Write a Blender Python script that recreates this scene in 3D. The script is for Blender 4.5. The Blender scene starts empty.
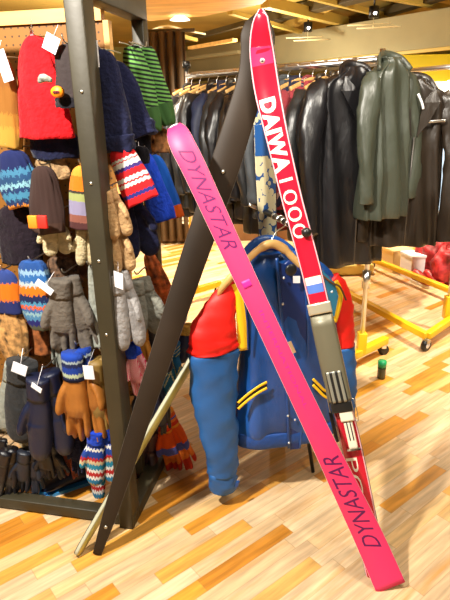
import bpy, bmesh, math, random
from mathutils import Vector, Matrix, noise
random.seed(7)
PI = math.pi
V = Vector
sc = bpy.context.scene
C = sc.collection
# ------------------------------------------------------------------ camera
F = 540.0; PITCH = math.radians(19.8); ROLL = math.radians(-1.2)
CAM = V((0, 0, 1.5))
RM = (Matrix.Rotation(PI/2-PITCH, 3, 'X') @ Matrix.Rotation(ROLL, 3, 'Z'))
cd = bpy.data.cameras.new('camera'); cam = bpy.data.objects.new('camera', cd); C.objects.link(cam)
cam.location = CAM; cam.rotation_euler = RM.to_euler()
cd.sensor_fit = 'VERTICAL'; cd.sensor_height = 36; cd.lens = F/600*36; cd.clip_start = .05
sc.camera = cam

def ray(px, py): return RM @ V(((px-225)/F, -(py-300)/F, -1))
def W(px, py, d): return CAM + ray(px, py)*d
def onz(px, py, z=0.0):
    r = ray(px, py); return CAM + r*((z-CAM.z)/r.z)
def onplane(px, py, p0, n):
    r = ray(px, py); return CAM + r*((p0-CAM).dot(n)/r.dot(n))
def depth(p): return -(RM.transposed() @ (p-CAM)).z

# ------------------------------------------------------------------ materials
MC = {}
def newmat(name):
    m = bpy.data.materials.new(name); m.use_nodes = True
    nt = m.node_tree; b = nt.nodes['Principled BSDF']
    return m, nt, b
def lk(nt, a, b): nt.links.new(a, b)
def mat(name, col, rough=.6, metal=0, bump=0, bs=60, coat=0, sheen=0, var=0, vs=8, spec=.5, alpha=1, emit=None, es=1, stretch=None):
    if name in MC: return MC[name]
    m, nt, b = newmat(name); MC[name] = m
    b.inputs['Base Color'].default_value = (*col, 1)
    b.inputs['Roughness'].default_value = rough; b.inputs['Metallic'].default_value = metal
    b.inputs['Coat Weight'].default_value = coat; b.inputs['Coat Roughness'].default_value = .15
    b.inputs['Sheen Weight'].default_value = sheen; b.inputs['Specular IOR Level'].default_value = spec
    if emit: b.inputs['Emission Color'].default_value = (*emit, 1); b.inputs['Emission Strength'].default_value = es
    tc = nt.nodes.new('ShaderNodeTexCoord'); mp = nt.nodes.new('ShaderNodeMapping')
    lk(nt, tc.outputs['Object'], mp.inputs['Vector'])
    if stretch: mp.inputs['Scale'].default_value = stretch
    if var:
        n = nt.nodes.new('ShaderNodeTexNoise'); n.inputs['Scale'].default_value = vs; n.inputs['Detail'].default_value = 5
        lk(nt, mp.outputs['Vector'], n.inputs['Vector'])
        r = nt.nodes.new('ShaderNodeValToRGB'); r.color_ramp.elements[0].position = .3; r.color_ramp.elements[1].position = .7
        r.color_ramp.elements[0].color = (*[c*(1-var) for c in col], 1)
        r.color_ramp.elements[1].color = (*[min(1, c*(1+var)+var*.01) for c in col], 1)
        lk(nt, n.outputs['Fac'], r.inputs['Fac']); lk(nt, r.outputs['Color'], b.inputs['Base Color'])
    if bump:
        n = nt.nodes.new('ShaderNodeTexNoise'); n.inputs['Scale'].default_value = bs; n.inputs['Detail'].default_value = 6
        lk(nt, mp.outputs['Vector'], n.inputs['Vector'])
        bp = nt.nodes.new('ShaderNodeBump'); bp.inputs['Strength'].default_value = bump; bp.inputs['Distance'].default_value = .01
        lk(nt, n.outputs['Fac'], bp.inputs['Height']); lk(nt, bp.outputs['Normal'], b.inputs['Normal'])
    return m
def knit(name, stops, zig=0, zf=6, ns=.02, rib=60, gloss=.85, bandnoise=30):
    """horizontal colour bands along the height of the garment; stops = [(pos, colour)] from hem to crown"""
    if name in MC: return MC[name]
    m, nt, b = newmat(name); MC[name] = m
    b.inputs['Roughness'].default_value = gloss; b.inputs['Sheen Weight'].default_value = .05; b.inputs['Specular IOR Level'].default_value = .2
    tc = nt.nodes.new('ShaderNodeTexCoord'); sp = nt.nodes.new('ShaderNodeSeparateXYZ')
    lk(nt, tc.outputs['Generated'], sp.inputs['Vector'])
    def M(op, a, bb=None, c=None):
        n = nt.nodes.new('ShaderNodeMath'); n.operation = op
        for i, x in enumerate((a, bb, c)):
            if x is None: continue
            if hasattr(x, 'default_value') or hasattr(x, 'is_output'): lk(nt, x, n.inputs[i])
            else: n.inputs[i].default_value = x
        return n.outputs[0]
    tri = M('PINGPONG', M('MULTIPLY', sp.outputs['X'], zf*2.0), 1.0)
    z = M('MULTIPLY_ADD', tri, zig, sp.outputs['Z'])
    no = nt.nodes.new('ShaderNodeTexNoise'); no.inputs['Scale'].default_value = bandnoise
    lk(nt, tc.outputs['Generated'], no.inputs['Vector'])
    z = M('MULTIPLY_ADD', M('SUBTRACT', no.outputs['Fac'], .5), ns*2, z)
    r = nt.nodes.new('ShaderNodeValToRGB'); r.color_ramp.interpolation = 'CONSTANT'
    el = r.color_ramp.elements
    el[0].position = stops[0][0]; el[0].color = (*stops[0][1], 1)
    if len(stops) > 1:
        el[1].position = stops[1][0]; el[1].color = (*stops[1][1], 1)
        for p, c in stops[2:]:
            e = el.new(p); e.color = (*c, 1)
    else: el.remove(el[1])
    lk(nt, z, r.inputs['Fac']); lk(nt, r.outputs['Color'], b.inputs['Base Color'])
    wv = nt.nodes.new('ShaderNodeTexWave'); wv.bands_direction = 'Z'; wv.inputs['Scale'].default_value = rib/2; wv.inputs['Distortion'].default_value = 3
    lk(nt, tc.outputs['Generated'], wv.inputs['Vector'])
    bp = nt.nodes.new('ShaderNodeBump'); bp.inputs['Strength'].default_value = .5; bp.inputs['Distance'].default_value = .004
    lk(nt, wv.outputs['Fac'], bp.inputs['Height']); lk(nt, bp.outputs['Normal'], b.inputs['Normal'])
    return m

# ------------------------------------------------------------------ object helpers
def tag(o, label=None, cat=None, group=None, kind=None):
    if label: o['label'] = label
    if cat: o['category'] = cat
    if group: o['group'] = group
    if kind: o['kind'] = kind
    return o
def thing(name, label, cat, loc=(0, 0, 0), group=None, rot=None):
    o = bpy.data.objects.new(name, None); C.objects.link(o); o.location = loc; o.empty_display_size = .05
    if rot is not None: o.rotation_euler = rot
    return tag(o, label, cat, group)
def link(name, bm, m, parent=None, smooth=True):
    me = bpy.data.meshes.new(name); bmesh.ops.recalc_face_normals(bm, faces=bm.faces); bm.to_mesh(me); bm.free()
    if smooth:
        for p in me.polygons: p.use_smooth = True
    me.materials.append(m)
    o = bpy.data.objects.new(name, me); C.objects.link(o)
    if parent: o.parent = parent
    return o
def under(o, parent):
    """parent an object whose coordinates are world coordinates"""
    o.parent = parent; o.matrix_parent_inverse = mw(parent).inverted(); return o
def mw(o):
    m = o.matrix_basis.copy()
    return (mw(o.parent) @ o.matrix_parent_inverse @ m) if o.parent else m
def linkw(name, bm, m, parent, smooth=True):
    """link with mesh in world coords; mesh moved into the parent's local frame"""
    inv = mw(parent).inverted()
    bmesh.ops.transform(bm, matrix=inv, verts=bm.verts)
    return link(name, bm, m, parent, smooth)
def BM(): return bmesh.new()
def box(bm, c, s, rot=None, bev=0):
    r = bmesh.ops.create_cube(bm, size=1); vs = r['verts']
    M_ = Matrix.Translation(V(c)) @ (rot.to_4x4() if rot else Matrix.Identity(4)) @ Matrix.Diagonal((*s, 1))
    bmesh.ops.transform(bm, matrix=M_, verts=vs)
    if bev:
        es = list({e for v in vs for e in v.link_edges})
        bmesh.ops.bevel(bm, geom=es, offset=bev, segments=2, affect='EDGES', profile=.5)
    return bm
def beam(bm, a, b, w, h, up=V((0, 0, 1)), bev=.003):
    a = V(a); b = V(b); x = (b-a); L = x.length; x.normalize()
    y = up.cross(x).normalized(); z = x.cross(y)
    R = Matrix((x, y, z)).transposed()
    return box(bm, (a+b)/2, (L, w, h), R, bev)
def smoothpath(pts, n):
    """Catmull-Rom through pts (list of tuples/Vectors of any dim)"""
    P = [tuple(p) for p in pts]; P = [P[0]]+P+[P[-1]]; out = []
    segs = len(P)-3
    for i in range(n):
        t = i/(n-1)*segs; k = min(int(t), segs-1); t -= k
        p0, p1, p2, p3 = P[k:k+4]
        out.append(tuple(.5*((2*b)+(-a+c)*t+(2*a-5*b+4*c-d)*t*t+(-a+3*b-3*c+d)*t**3) for a, b, c, d in zip(p0, p1, p2, p3)))
    return out
def tube(bm, pts, radii, n=12, cap=True, flat=1.0, flatdir=None, wob=None):
    pts = [V(p) for p in pts]
    if not hasattr(radii, '__len__'): radii = [radii]*len(pts)
    rings = []; prev = None
    for i, p in enumerate(pts):
        t = (pts[min(i+1, len(pts)-1)]-pts[max(i-1, 0)]).normalized()
        if flatdir is not None: x = V(flatdir)
        elif prev is not None: x = prev
        else: x = V((1, 0, 0)) if abs(t.x) < .9 else V((0, 1, 0))
        x = (x-t*x.dot(t)).normalized(); prev = x; y = t.cross(x)
        ring = []
        for k in range(n):
            a = 2*PI*k/n; r = radii[i]
            if wob: r *= wob(i/(len(pts)-1), a)
            ring.append(bm.verts.new(p+x*math.cos(a)*r+y*math.sin(a)*r*flat))
        rings.append(ring)
    for i in range(len(rings)-1):
        for k in range(n):
            bm.faces.new((rings[i][k], rings[i][(k+1) % n], rings[i+1][(k+1) % n], rings[i+1][k]))
    if cap:
        for rg, p, s in ((rings[0], pts[0], -1), (rings[-1], pts[-1], 1)):
            try: bm.faces.new(rg if s > 0 else rg[::-1])
            except ValueError: pass
    return bm
def loft(bm, rings, cap=(True, True)):
    R = [[bm.verts.new(p) for p in r] for r in rings]; n = len(R[0])
    for i in range(len(R)-1):
        for k in range(n):
            bm.faces.new((R[i][k], R[i][(k+1) % n], R[i+1][(k+1) % n], R[i+1][k]))
    if cap[0]: bm.faces.new(R[0][::-1])
    if cap[1]: bm.faces.new(R[-1])
    return bm
def ball(bm, c, s, seg=12):
    r = bmesh.ops.create_uvsphere(bm, u_segments=seg, v_segments=max(6, seg//2+2), radius=1)
    bmesh.ops.transform(bm, matrix=Matrix.Translation(V(c)) @ Matrix.Diagonal((*s, 1)), verts=r['verts'])
    return bm
def cyl(bm, a, b, r, n=14): return tube(bm, [a, b], r, n)
def basis(x, y, z, o):
    m = Matrix((x, y, z)).transposed().to_4x4(); m.translation = o; return m
def copy_tree(o, parent=None):
    c = o.copy(); C.objects.link(c)
    if parent: c.parent = parent
    for ch in list(o.children): copy_tree(ch, c)
    return c

# ------------------------------------------------------------------ palette
frame_m = mat('black_painted_steel', (.032, .026, .012), .5, .0, bump=.05, bs=40, var=.25, vs=5)
chrome = mat('chrome', (.82, .82, .8), .28, 1)
steel = mat('brushed_steel', (.55, .54, .5), .35, 1)
white_card = mat('white_card', (.85, .85, .9), .6)
yellow_p = mat('yellow_powder_coat', (.85, .5, .01), .38, 0, var=.08, vs=4)
wood_light = mat('pale_wood', (.75, .42, .13), .5, var=.15, vs=3, stretch=(1, 1, 8))

# ------------------------------------------------------------------ floor
def floor_mat():
    m, nt, b = newmat('oak_parquet')
    def N(t): return nt.nodes.new(t)
    def M(op, a, bb=None, c=None):
        n = N('ShaderNodeMath'); n.operation = op
        for i, x in enumerate((a, bb, c)):
            if x is None: continue
            if isinstance(x, (int, float)): n.inputs[i].default_value = x
            else: lk(nt, x, n.inputs[i])
        return n.outputs[0]
    tc = N('ShaderNodeTexCoord'); mp = N('ShaderNodeMapping'); mp.inputs['Rotation'].default_value = (0, 0, -math.radians(38.5))
    lk(nt, tc.outputs['Object'], mp.inputs['Vector'])
    s = N('ShaderNodeSeparateXYZ'); lk(nt, mp.outputs['Vector'], s.inputs['Vector'])
    v = M('DIVIDE', s.outputs['Y'], .058); row = M('FLOOR', v)
    w1 = N('ShaderNodeTexWhiteNoise'); w1.noise_dimensions = '1D'; lk(nt, row, w1.inputs['W'])
    u = M('ADD', M('DIVIDE', s.outputs['X'], .40), M('MULTIPLY', w1.outputs['Value'], 7.3)); col = M('FLOOR', u)
    cb = N('ShaderNodeCombineXYZ'); lk(nt, row, cb.inputs[0]); lk(nt, col, cb.inputs[1])
    w2 = N('ShaderNodeTexWhiteNoise'); w2.noise_dimensions = '2D'; lk(nt, cb.outputs[0], w2.inputs['Vector'])
    r = N('ShaderNodeValToRGB'); r.color_ramp.interpolation = 'LINEAR'; el = r.color_ramp.elements
    cols = [(0, (.66, .45, .25)), (.25, (.76, .56, .34)), (.5, (.62, .43, .25)), (.72, (.74, .50, .24)), (.82, (.66, .38, .12)), (.90, (.72, .33, .04)), (1, (.50, .19, .02))]
    el[0].position, el[0].color = cols[0][0], (*cols[0][1], 1); el[1].position, el[1].color = 1, (*cols[-1][1], 1)
    for p, c in cols[1:-1]: e = el.new(p); e.color = (*c, 1)
    lk(nt, w2.outputs['Value'], r.inputs['Fac'])
    # grain
    mg = N('ShaderNodeMapping'); mg.inputs['Scale'].default_value = (3, 34, 1); lk(nt, mp.outputs['Vector'], mg.inputs['Vector'])
    off = N('ShaderNodeVectorMath'); off.operation = 'ADD'; lk(nt, mg.outputs[0], off.inputs[0])
    sc_ = N('ShaderNodeVectorMath'); sc_.operation = 'SCALE'; sc_.inputs['Scale'].default_value = 9; lk(nt, w2.outputs['Color'], sc_.inputs[0]); lk(nt, sc_.outputs[0], off.inputs[1])
    n = N('ShaderNodeTexNoise'); n.inputs['Scale'].default_value = 1.6; n.inputs['Detail'].default_value = 6; lk(nt, off.outputs[0], n.inputs['Vector'])
    gr = N('ShaderNodeMapRange'); gr.inputs['From Min'].default_value = .3; gr.inputs['From Max'].default_value = .7; gr.inputs['To Min'].default_value = .68; gr.inputs['To Max'].default_value = 1.15
    lk(nt, n.outputs['Fac'], gr.inputs['Value'])
    mul = N('ShaderNodeMix'); mul.data_type = 'RGBA'; mul.blend_type = 'MULTIPLY'; mul.inputs['Factor'].default_value = 1
    lk(nt, r.outputs['Color'], mul.inputs['A']); lk(nt, gr.outputs[0], mul.inputs['B'])
    nb_ = N('ShaderNodeTexNoise'); nb_.inputs['Scale'].default_value = 9; nb_.inputs['Detail'].default_value = 5; nb_.inputs['Roughness'].default_value = .65; lk(nt, off.outputs[0], nb_.inputs['Vector'])
    nb_.inputs['Scale'].default_value = .55
    rr_ = N('ShaderNodeValToRGB'); rr_.color_ramp.elements[0].position = .52; rr_.color_ramp.elements[0].color = (0, 0, 0, 1); rr_.color_ramp.elements[1].position = .72; rr_.color_ramp.elements[1].color = (.75, .75, .75, 1)
    lk(nt, nb_.outputs['Fac'], rr_.inputs[0])
    mo = N('ShaderNodeMix'); mo.data_type = 'RGBA'; lk(nt, rr_.outputs['Color'], mo.inputs['Factor']); lk(nt, mul.outputs['Result'], mo.inputs['A']); mo.inputs['B'].default_value = (.55, .26, .05, 1)
    mul = mo
    # joints
    fv = M('PINGPONG', v, .5); fu = M('PINGPONG', u, .5)
    jt = M('MAXIMUM', M('LESS_THAN', fv, .018), M('LESS_THAN', fu, .004))
    mx = N('ShaderNodeMix'); mx.data_type = 'RGBA'; lk(nt, M('MULTIPLY', jt, .35), mx.inputs['Factor'])
    lk(nt, mul.outputs['Result'], mx.inputs['A']); mx.inputs['B'].default_value = (.28, .15, .05, 1)
    lk(nt, mx.outputs['Result'], b.inputs['Base Color'])
    b.inputs['Roughness'].default_value = .38; b.inputs['Specular IOR Level'].default_value = .45
    return m
bm = BM(); box(bm, (1.5, 5, -.05), (15, 17, .1)); fl = link('floor', bm, floor_mat(), smooth=False); tag(fl, kind='structure')

# ------------------------------------------------------------------ room shell
wall_m = mat('ochre_plaster', (.34, .31, .09), .8, var=.2, vs=.8, bump=.2, bs=6)
ceil_m = mat('ochre_ceiling', (.50, .34, .07), .8, var=.3, vs=.7)
conc = mat('raw_concrete', (.36, .33, .19), .75, var=.12, vs=1.2, bump=.2, bs=5)
ZC = 2.75
def struct(name, bm, m): return tag(link(name, bm, m, smooth=False), kind='structure')
bm = BM(); box(bm, (1.5, 13.1, 1.4), (15, .2, 2.9)); struct('wall_back', bm, wall_m)
bm = BM(); box(bm, (-5.1, 5, 1.4), (.2, 16, 2.9)); struct('wall_left', bm, wall_m)
bm = BM(); box(bm, (8.1, 5, 1.4), (.2, 16, 2.9)); struct('wall_right', bm, wall_m)
bm = BM(); box(bm, (1.5, 7.6, ZC+.1), (13.4, 11.2, .2)); struct('ceiling', bm, ceil_m)
# slanting concrete bulkhead
a, b_ = V((-1.6, 13.2, 2.32)), V((4.3, 5.1, 2.32))
bm = BM(); beam(bm, a, b_, .3, .42, bev=.01); struct('trim_1', bm, conc)
dk = mat('dark_trim_and_shadow', (.06, .045, .02), .5)
pale_y = mat('pale_yellow_paint', (.55, .42, .10), .5)
n_ = V((-.81, -.59, 0))
bm = BM(); beam(bm, a+n_*.22+V((0, 0, -.24)), b_+n_*.22+V((0, 0, -.24)), .05, .04); struct('trim_2', bm, pale_y)
bm = BM(); beam(bm, a+n_*.1+V((0, 0, -.34)), b_+n_*.1+V((0, 0, -.34)), .06, .05); struct('trim_3', bm, dk)  # dark beam stands in for the shadow beneath the yellow strip
# pale timber soffit top left
timb = mat('pale_timber_soffit', (.80, .50, .16), .6, var=.25, vs=2.2, stretch=(1, 6, 1))
bm = BM()
q = [onz(95, -16, 2.42), onz(300, -30, 2.42), onz(262, 4, 2.42), onz(205, 16, 2.42), onz(150, 21, 2.42), onz(122, 12, 2.42)]
vs = [bm.verts.new(p) for p in q]; f0 = bm.faces.new(vs)
r = bmesh.ops.extrude_face_region(bm, geom=[f0]); bmesh.ops.translate(bm, vec=(0, 0, .14), verts=[v for v in r['geom'] if isinstance(v, bmesh.types.BMVert)])
struct('trim_4', bm, timb)
# ceiling joists and slats
for i, (x0, y0, x1, y1, z, w, h, m) in enumerate([
        (265, 2, 345, 22, 2.6, .12, .12, pale_y), (230, 12, 300, 32, 2.5, .07, .05, pale_y),
        (300, -6, 450, 32, 2.62, .07, .06, pale_y), (360, -8, 470, 12, 2.62, .08, .06, pale_y),
        (185, 40, 250, 22, 2.45, .06, .06, dk), (250, 46, 330, 4, 2.66, .14, .1, ceil_m),
        (330, 30, 470, -14, 2.66, .16, .1, dk), (262, 20, 420, -20, 2.66, .2, .12, dk),
        (160, 30, 196, 40, 2.3, .05, .04, pale_y), (190, 48, 235, 40, 2.3, .08, .04, timb),
        (180, 60, 240, 52, 2.3, .1, .05, conc)]):
    bm = BM(); beam(bm, onz(x0, y0, z), onz(x1, y1, z), w, h); struct('trim_%d' % (5+i), bm, m)

# ------------------------------------------------------------------ ceiling spotlights
glow = mat('lamp_glow', (1, 1, 1), .5, emit=(1, .93, .8), es=14)
blackp = mat('black_plastic', (.012, .012, .012), .35)
louv = mat('cream_louvre', (.85, .78, .5), .5)
def spot(px, py, z, lab, s=1.0):
    p = onz(px, py, z)
    t = thing('ceiling_spotlight', lab, 'spotlight', p, 'spotlights under the ceiling')
    bm = BM(); cyl(bm, (0, 0, .06*s), (0, 0, -.06*s), .06*s, 20); link('housing', bm, blackp, t)
    bm = BM(); cyl(bm, (0, -.062*s, -.02*s), (0, -.05*s, -.02*s), .018*s, 16); link('bulb', bm, glow, t)
    bm = BM(); cyl(bm, (0, 0, .06*s), (0, 0, ZC-z), .012); link('stem', bm, blackp, t)
    for k, dz in enumerate((-.13, -.17)):
        bm = BM(); box(bm, (-.05+.1*k, -.05*k, dz*s), (.5*s, .05, .012), Matrix.Rotation(math.radians(-12), 3, 'Z')); link('louvre', bm, louv, t)
    bm = BM(); cyl(bm, (0, 0, -.06*s), (0, 0, -.175*s), .006); link('louvre_hanger', bm, louv, t)
spot(308, 27, 2.5, 'black ceiling spotlight to the right of the red ski tip, the lower of the two')
spot(374, 12, 2.5, 'black ceiling spotlight above the nearest leather jackets, the higher of the two')
p = onz(180, 20, 2.38)
bm = BM(); tube(bm, [p+V((0, 0, .04)), p+V((0, 0, .0))], [.05, .11], 20)
o = link('ceiling_lamp', bm, mat('lamp_disc', (1, .95, .8), .5, emit=(1, .9, .65), es=3)); tag(o, 'round pale ceiling lamp beneath the timber soffit at upper left', 'lamp')
p2 = onz(150, 37, 2.36)
bm = BM(); tube(bm, smoothpath([onz(143, 34, 2.36), onz(165, 26, 2.36), onz(185, 30, 2.36), onz(205, 34, 2.36)], 16), .012, 8)
bm2 = link('lamp_cable', bm, louv); tag(bm2, 'pale cable track looping beneath the timber soffit', 'cable')

# ------------------------------------------------------------------ dark curtain & orange panel behind green hat
cur = mat('brown_curtain', (.10, .065, .03), .8, var=.35, vs=3, stretch=(6, 6, .4))
pA, pB = W(148, 60, 5.6), W(186, 60, 5.6)
bm = BM(); N_ = 60; rows = []
for i in range(N_+1):
    t = i/N_; p = pA.lerp(pB, t); p = V((p.x, p.y+.05*math.sin(t*PI*9), 0))
    rows.append((bm.verts.new((p.x, p.y, .05)), bm.verts.new((p.x, p.y, 2.22))))
for i in range(N_): bm.faces.new((rows[i][0], rows[i+1][0], rows[i+1][1], rows[i][1]))
o = link('curtain', bm, cur); so = o.modifiers.new('s', 'SOLIDIFY'); so.thickness = .015
tag(o, 'tall brown hanging curtain behind the green striped hat', 'curtain')
bm = BM(); cyl(bm, V((pA.x-.1, pA.y, 2.23)), V((pB.x+.1, pB.y, 2.23)), .018)
tag(link('curtain_rod', bm, dk), 'dark rod carrying the brown curtain', 'rod')
bm = BM(); a = W(171, 80, 4.9); c = W(190, 80, 4.9)
box(bm, ((a.x+c.x)/2+.03, a.y, 1.44), (c.x-a.x, .03, .42), None, .004); box(bm, ((a.x+c.x)/2+.03, a.y+.02, .62), (.02, .02, 1.24)); box(bm, ((a.x+c.x)/2+.03, a.y+.02, .01), (.2, .2, .02))
tag(link('orange_panel', bm, mat('orange_laminate', (.75, .32, .02), .4)), 'upright orange display panel behind the far end of jacket rail', 'panel')
# back shelf stripe under the jackets
bm = BM(); p = onz(120, 244); q = onz(250, 240)
beam(bm, V((p.x, p.y+.2, .12)), V((q.x+1.6, q.y+.2, .12)), .4, .24)
tag(link('low_plinth', bm, mat('brown_plinth', (.16, .07, .02), .5, var=.2, vs=2)), 'low brown display plinth on the floor beyond the jacket rail', 'plinth')

# ------------------------------------------------------------------ shoes
def shoe(name, label, loc, rz, m, sole, L=.26, group=None):
    t = thing(name, label, 'shoe', loc, group, (0, 0, rz))
    rings = []
    for x, w, h in ((0, .02, .07), (.03, .035, .1), (.08, .036, .1), (.13, .038, .075), (.18, .045, .055), (.23, .04, .045), (.26, .015, .03)):
        rings.append([(x*L/.26, w*math.cos(a_), .02+max(0, h*(.5+.5*math.sin(a_)))) for a_ in [2*PI*k/12 for k in range(12)]])
    bm = BM(); loft(bm, rings); link('upper', bm, m, t)
    bm = BM(); rings = [[(x*L/.26, s*w, z) for s, z in ((-1, 0), (1, 0), (1, .025), (-1, .025))] for x, w in ((-.005, .025), (.03, .04), (.1, .038), (.2, .048), (.265, .022))]
    loft(bm, rings); link('sole', bm, sole, t, False)
    return t
offw = mat('off_white_leather', (.8, .75, .6), .5); redm = mat('dark_red_leather', (.45, .02, .015), .4, var=.3, vs=20)
plz = .24
for px, py, lab in ((168, 224, 'small off-white shoe on the brown plinth, the left one'), (195, 226, 'small off-white shoe on the brown plinth, beside the black ski')):
    p = onz(px, py, plz); shoe('shoe', lab, (p.x, p.y+.1, plz), 2.6, offw, offw, .24)
for px, py, lab in ((412, 281, 'left shoe of the red pair on the floor behind the yellow rack base'), (423, 281, 'right shoe of the red pair on the floor behind the yellow rack base')):
    p = onz(px, py); shoe('shoe', lab, p, -1.2, redm, offw, .24)

# ------------------------------------------------------------------ skis
class Path:
    def __init__(s, pts, nrm, n=90):
        sp = smoothpath(pts, n)           # (x,y,z,width)
        s.P = [V(p[:3]) for p in sp]; s.w = [p[3] for p in sp]; s.n = n
        s.S = [0]
        for i in range(1, n): s.S.append(s.S[-1]+(s.P[i]-s.P[i-1]).length)
        s.L = s.S[-1]; s.fr = []
        for i in range(n):
            T = (s.P[min(i+1, n-1)]-s.P[max(i-1, 0)]).normalized(); N = (nrm-T*nrm.dot(T)).normalized()
            s.fr.append((T, N, N.cross(T)))
    def at(s, d):
        d = min(max(d, 0), s.L); i = 0
        lo, hi = 0, s.n-1
        while hi-lo > 1:
            m = (lo+hi)//2
            if s.S[m] <= d: lo = m
            else: hi = m
        t = (d-s.S[lo])/max(1e-9, s.S[hi]-s.S[lo])
        p = s.P[lo].lerp(s.P[hi], t); f = [a.lerp(b, t).normalized() for a, b in zip(s.fr[lo], s.fr[hi])]
        return p, f[0], f[1], f[2], s.w[lo]*(1-t)+s.w[hi]*t
    def pt(s, d, v, h):
        p, T, N, X, w = s.at(d); return p+X*v+N*h
def ski_layer(path, t0, t1, inset=0, d0=0, d1=None, v0=None, v1=None, steps=90, bev=.002):
    d1 = path.L if d1 is None else d1; rings = []
    for i in range(steps+1):
        d = d0+(d1-d0)*i/steps; p, T, N, X, w = path.at(d); h = w/2-inset
        a = -h if v0 is None else v0; b = h if v1 is None else v1
        bb = min(bev, (b-a)*.2)
        rings.append([p+X*x+N*y for x, y in ((a, t0), (b, t0), (b, t1-bb), (b-bb, t1), (a+bb, t1), (a, t1-bb))])
    bm = BM(); loft(bm, rings); return bm
def lettering(path, txt, d0, d1, height, h, m, parent, name='lettering', rev=False, off=0, bold=0.0, shear=0, vcen=0, extr=.0004, sp=1.0):
    cu = bpy.data.curves.new('t', 'FONT'); cu.body = txt; cu.size = 1; cu.offset = bold; cu.shear = shear; cu.resolution_u = 3; cu.space_character = sp
    cu.fill_mode = 'FRONT'; cu.extrude = 0
    ob = bpy.data.objects.new('t', cu); C.objects.link(ob)
    bpy.context.view_layer.update()
    me = bpy.data.meshes.new_from_object(ob.evaluated_get(bpy.context.evaluated_depsgraph_get()))
    C.objects.unlink(ob); bpy.data.objects.remove(ob)
    xs = [v.co.x for v in me.vertices]; ys = [v.co.y for v in me.vertices]
    x0, x1, y0, y1 = min(xs), max(xs), min(ys), max(ys)
    bm = BM(); bm.from_mesh(me)
    bmesh.ops.subdivide_edges(bm, edges=[e for e in bm.edges if e.calc_length() > .2], cuts=2)
    for v in bm.verts:
        a = (v.co.x-x0)/(x1-x0); b = (v.co.y-y0)/(y1-y0)-.5
        if rev: d = d1-(d1-d0)*a; vv = -b*height
        else: d = d0+(d1-d0)*a; vv = b*height
        v.co = path.pt(d, vv+vcen, h)
    return linkw(name, bm, m, parent, False)
def skiN(px, py, tx, ty):  # facing direction: towards the camera from the ski's middle, levelled by its lean
    return (CAM-W(px, py, 1.7)).normalized()

# --- red ski
red_m = mat('red_ski_lacquer', (.62, .008, .03), .22, coat=.6, var=.1, vs=3)
redd = mat('crimson_ski_lacquer', (.55, .01, .04), .22, coat=.6)
pinkw = mat('pink_white_edge', (.85, .45, .5), .35)
white_l = mat('cream_lettering', (.92, .85, .72), .4)
ski_core = mat('dark_ski_sidewall', (.03, .02, .025), .4)
RD = [(261, 9, 1.57, .016), (261, 13, 1.575, .034), (260.8, 20, 1.58, .049), (260.5, 32, 1.60, .064), (261.5, 52, 1.63, .077), (266, 85, 1.655, .081), (271, 110, 1.66, .077), (280, 150, 1.67, .070),
      (292, 200, 1.69, .067), (303, 240, 1.70, .065), (315, 287, 1.715, .065), (334, 372, 1.745, .064), (352, 450, 1.775, .067), (366, 520, 1.80, .072), (374, 562, 1.815, .074)]
pts = [(*W(x, y, d), w) for x, y, d, w in RD]
e = onz(377, 579); pts.append((e.x, e.y, .004, .07))
red = Path(pts, (CAM-W(315, 290, 1.7)).normalized()+V((-.12, 0, 0)), 120)
tr = thing('red_ski', 'red racing ski with cream lettering, grey binding and upturned tip, leg of the ski rack', 'ski', e)
linkw('ski_core', ski_layer(red, -.012, -.001, 0), ski_core, tr)
linkw('edge_trim', ski_layer(red, -.001, .0, .001), pinkw, tr)
linkw('top_sheet', ski_layer(red, 0, .0015, .0045), red_m, tr)
def s_at(path, px, py):
    best = min(range(path.n), key=lambda i: abs(proj(path.P[i])[1]-py)); return path.S[best]
def proj(p):
    c = RM.transposed() @ (p-CAM); return 225+F*c.x/-c.z, 300-F*c.y/-c.z
S = lambda py, path=red: s_at(path, 0, py)
linkw('tip_band', ski_layer(red, .0015, .002, .005, S(48), S(64)), mat('magenta_band', (.55, .03, .12), .25, coat=.5), tr)
p_, T_, N_v, X_, w_ = red.at(S(59))
bm = BM(); tube(bm, [p_+N_v*.0015, p_+N_v*.0045], [.0085, .0065], 20); linkw('tip_eyelet', bm, mat('eyelet_ring', (.8, .75, .7), .3, .6), tr)
bm = BM(); tube(bm, [p_+N_v*.004, p_+N_v*.0052], .0036, 16); linkw('eyelet_hole', bm, blackp, tr)
L1 = lettering(red, 'DAIWA', S(99), S(174), .050, .0022, white_l, tr, bold=.05, vcen=-.005, sp=1.13); L1['label'] = 'cream block lettering DAIWA'
L1 = lettering(red, '1000', S(181), S(236), .043, .0022, white_l, tr, bold=-.008, vcen=-.003); L1['label'] = 'thin cream numerals 1000'
L1 = lettering(red, 'PC', S(455), S(495), .036, .0022, white_l, tr, bold=-.008, vcen=-.008)
linkw('blue_stripe', ski_layer(red, .0015, .002, .006, S(286), S(290)), mat('ski_blue', (.1, .2, .6), .3), tr)
linkw('white_stripe', ski_layer(red, .0015, .002, .006, S(279), S(284.5)), white_l, tr)
linkw('white_stripe', ski_layer(red, .0015, .002, .006, S(274.5), S(276.5)), white_l, tr)
# knob on the red ski where the rod passes through
kp = red.pt(S(235), .012, 0)
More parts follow.
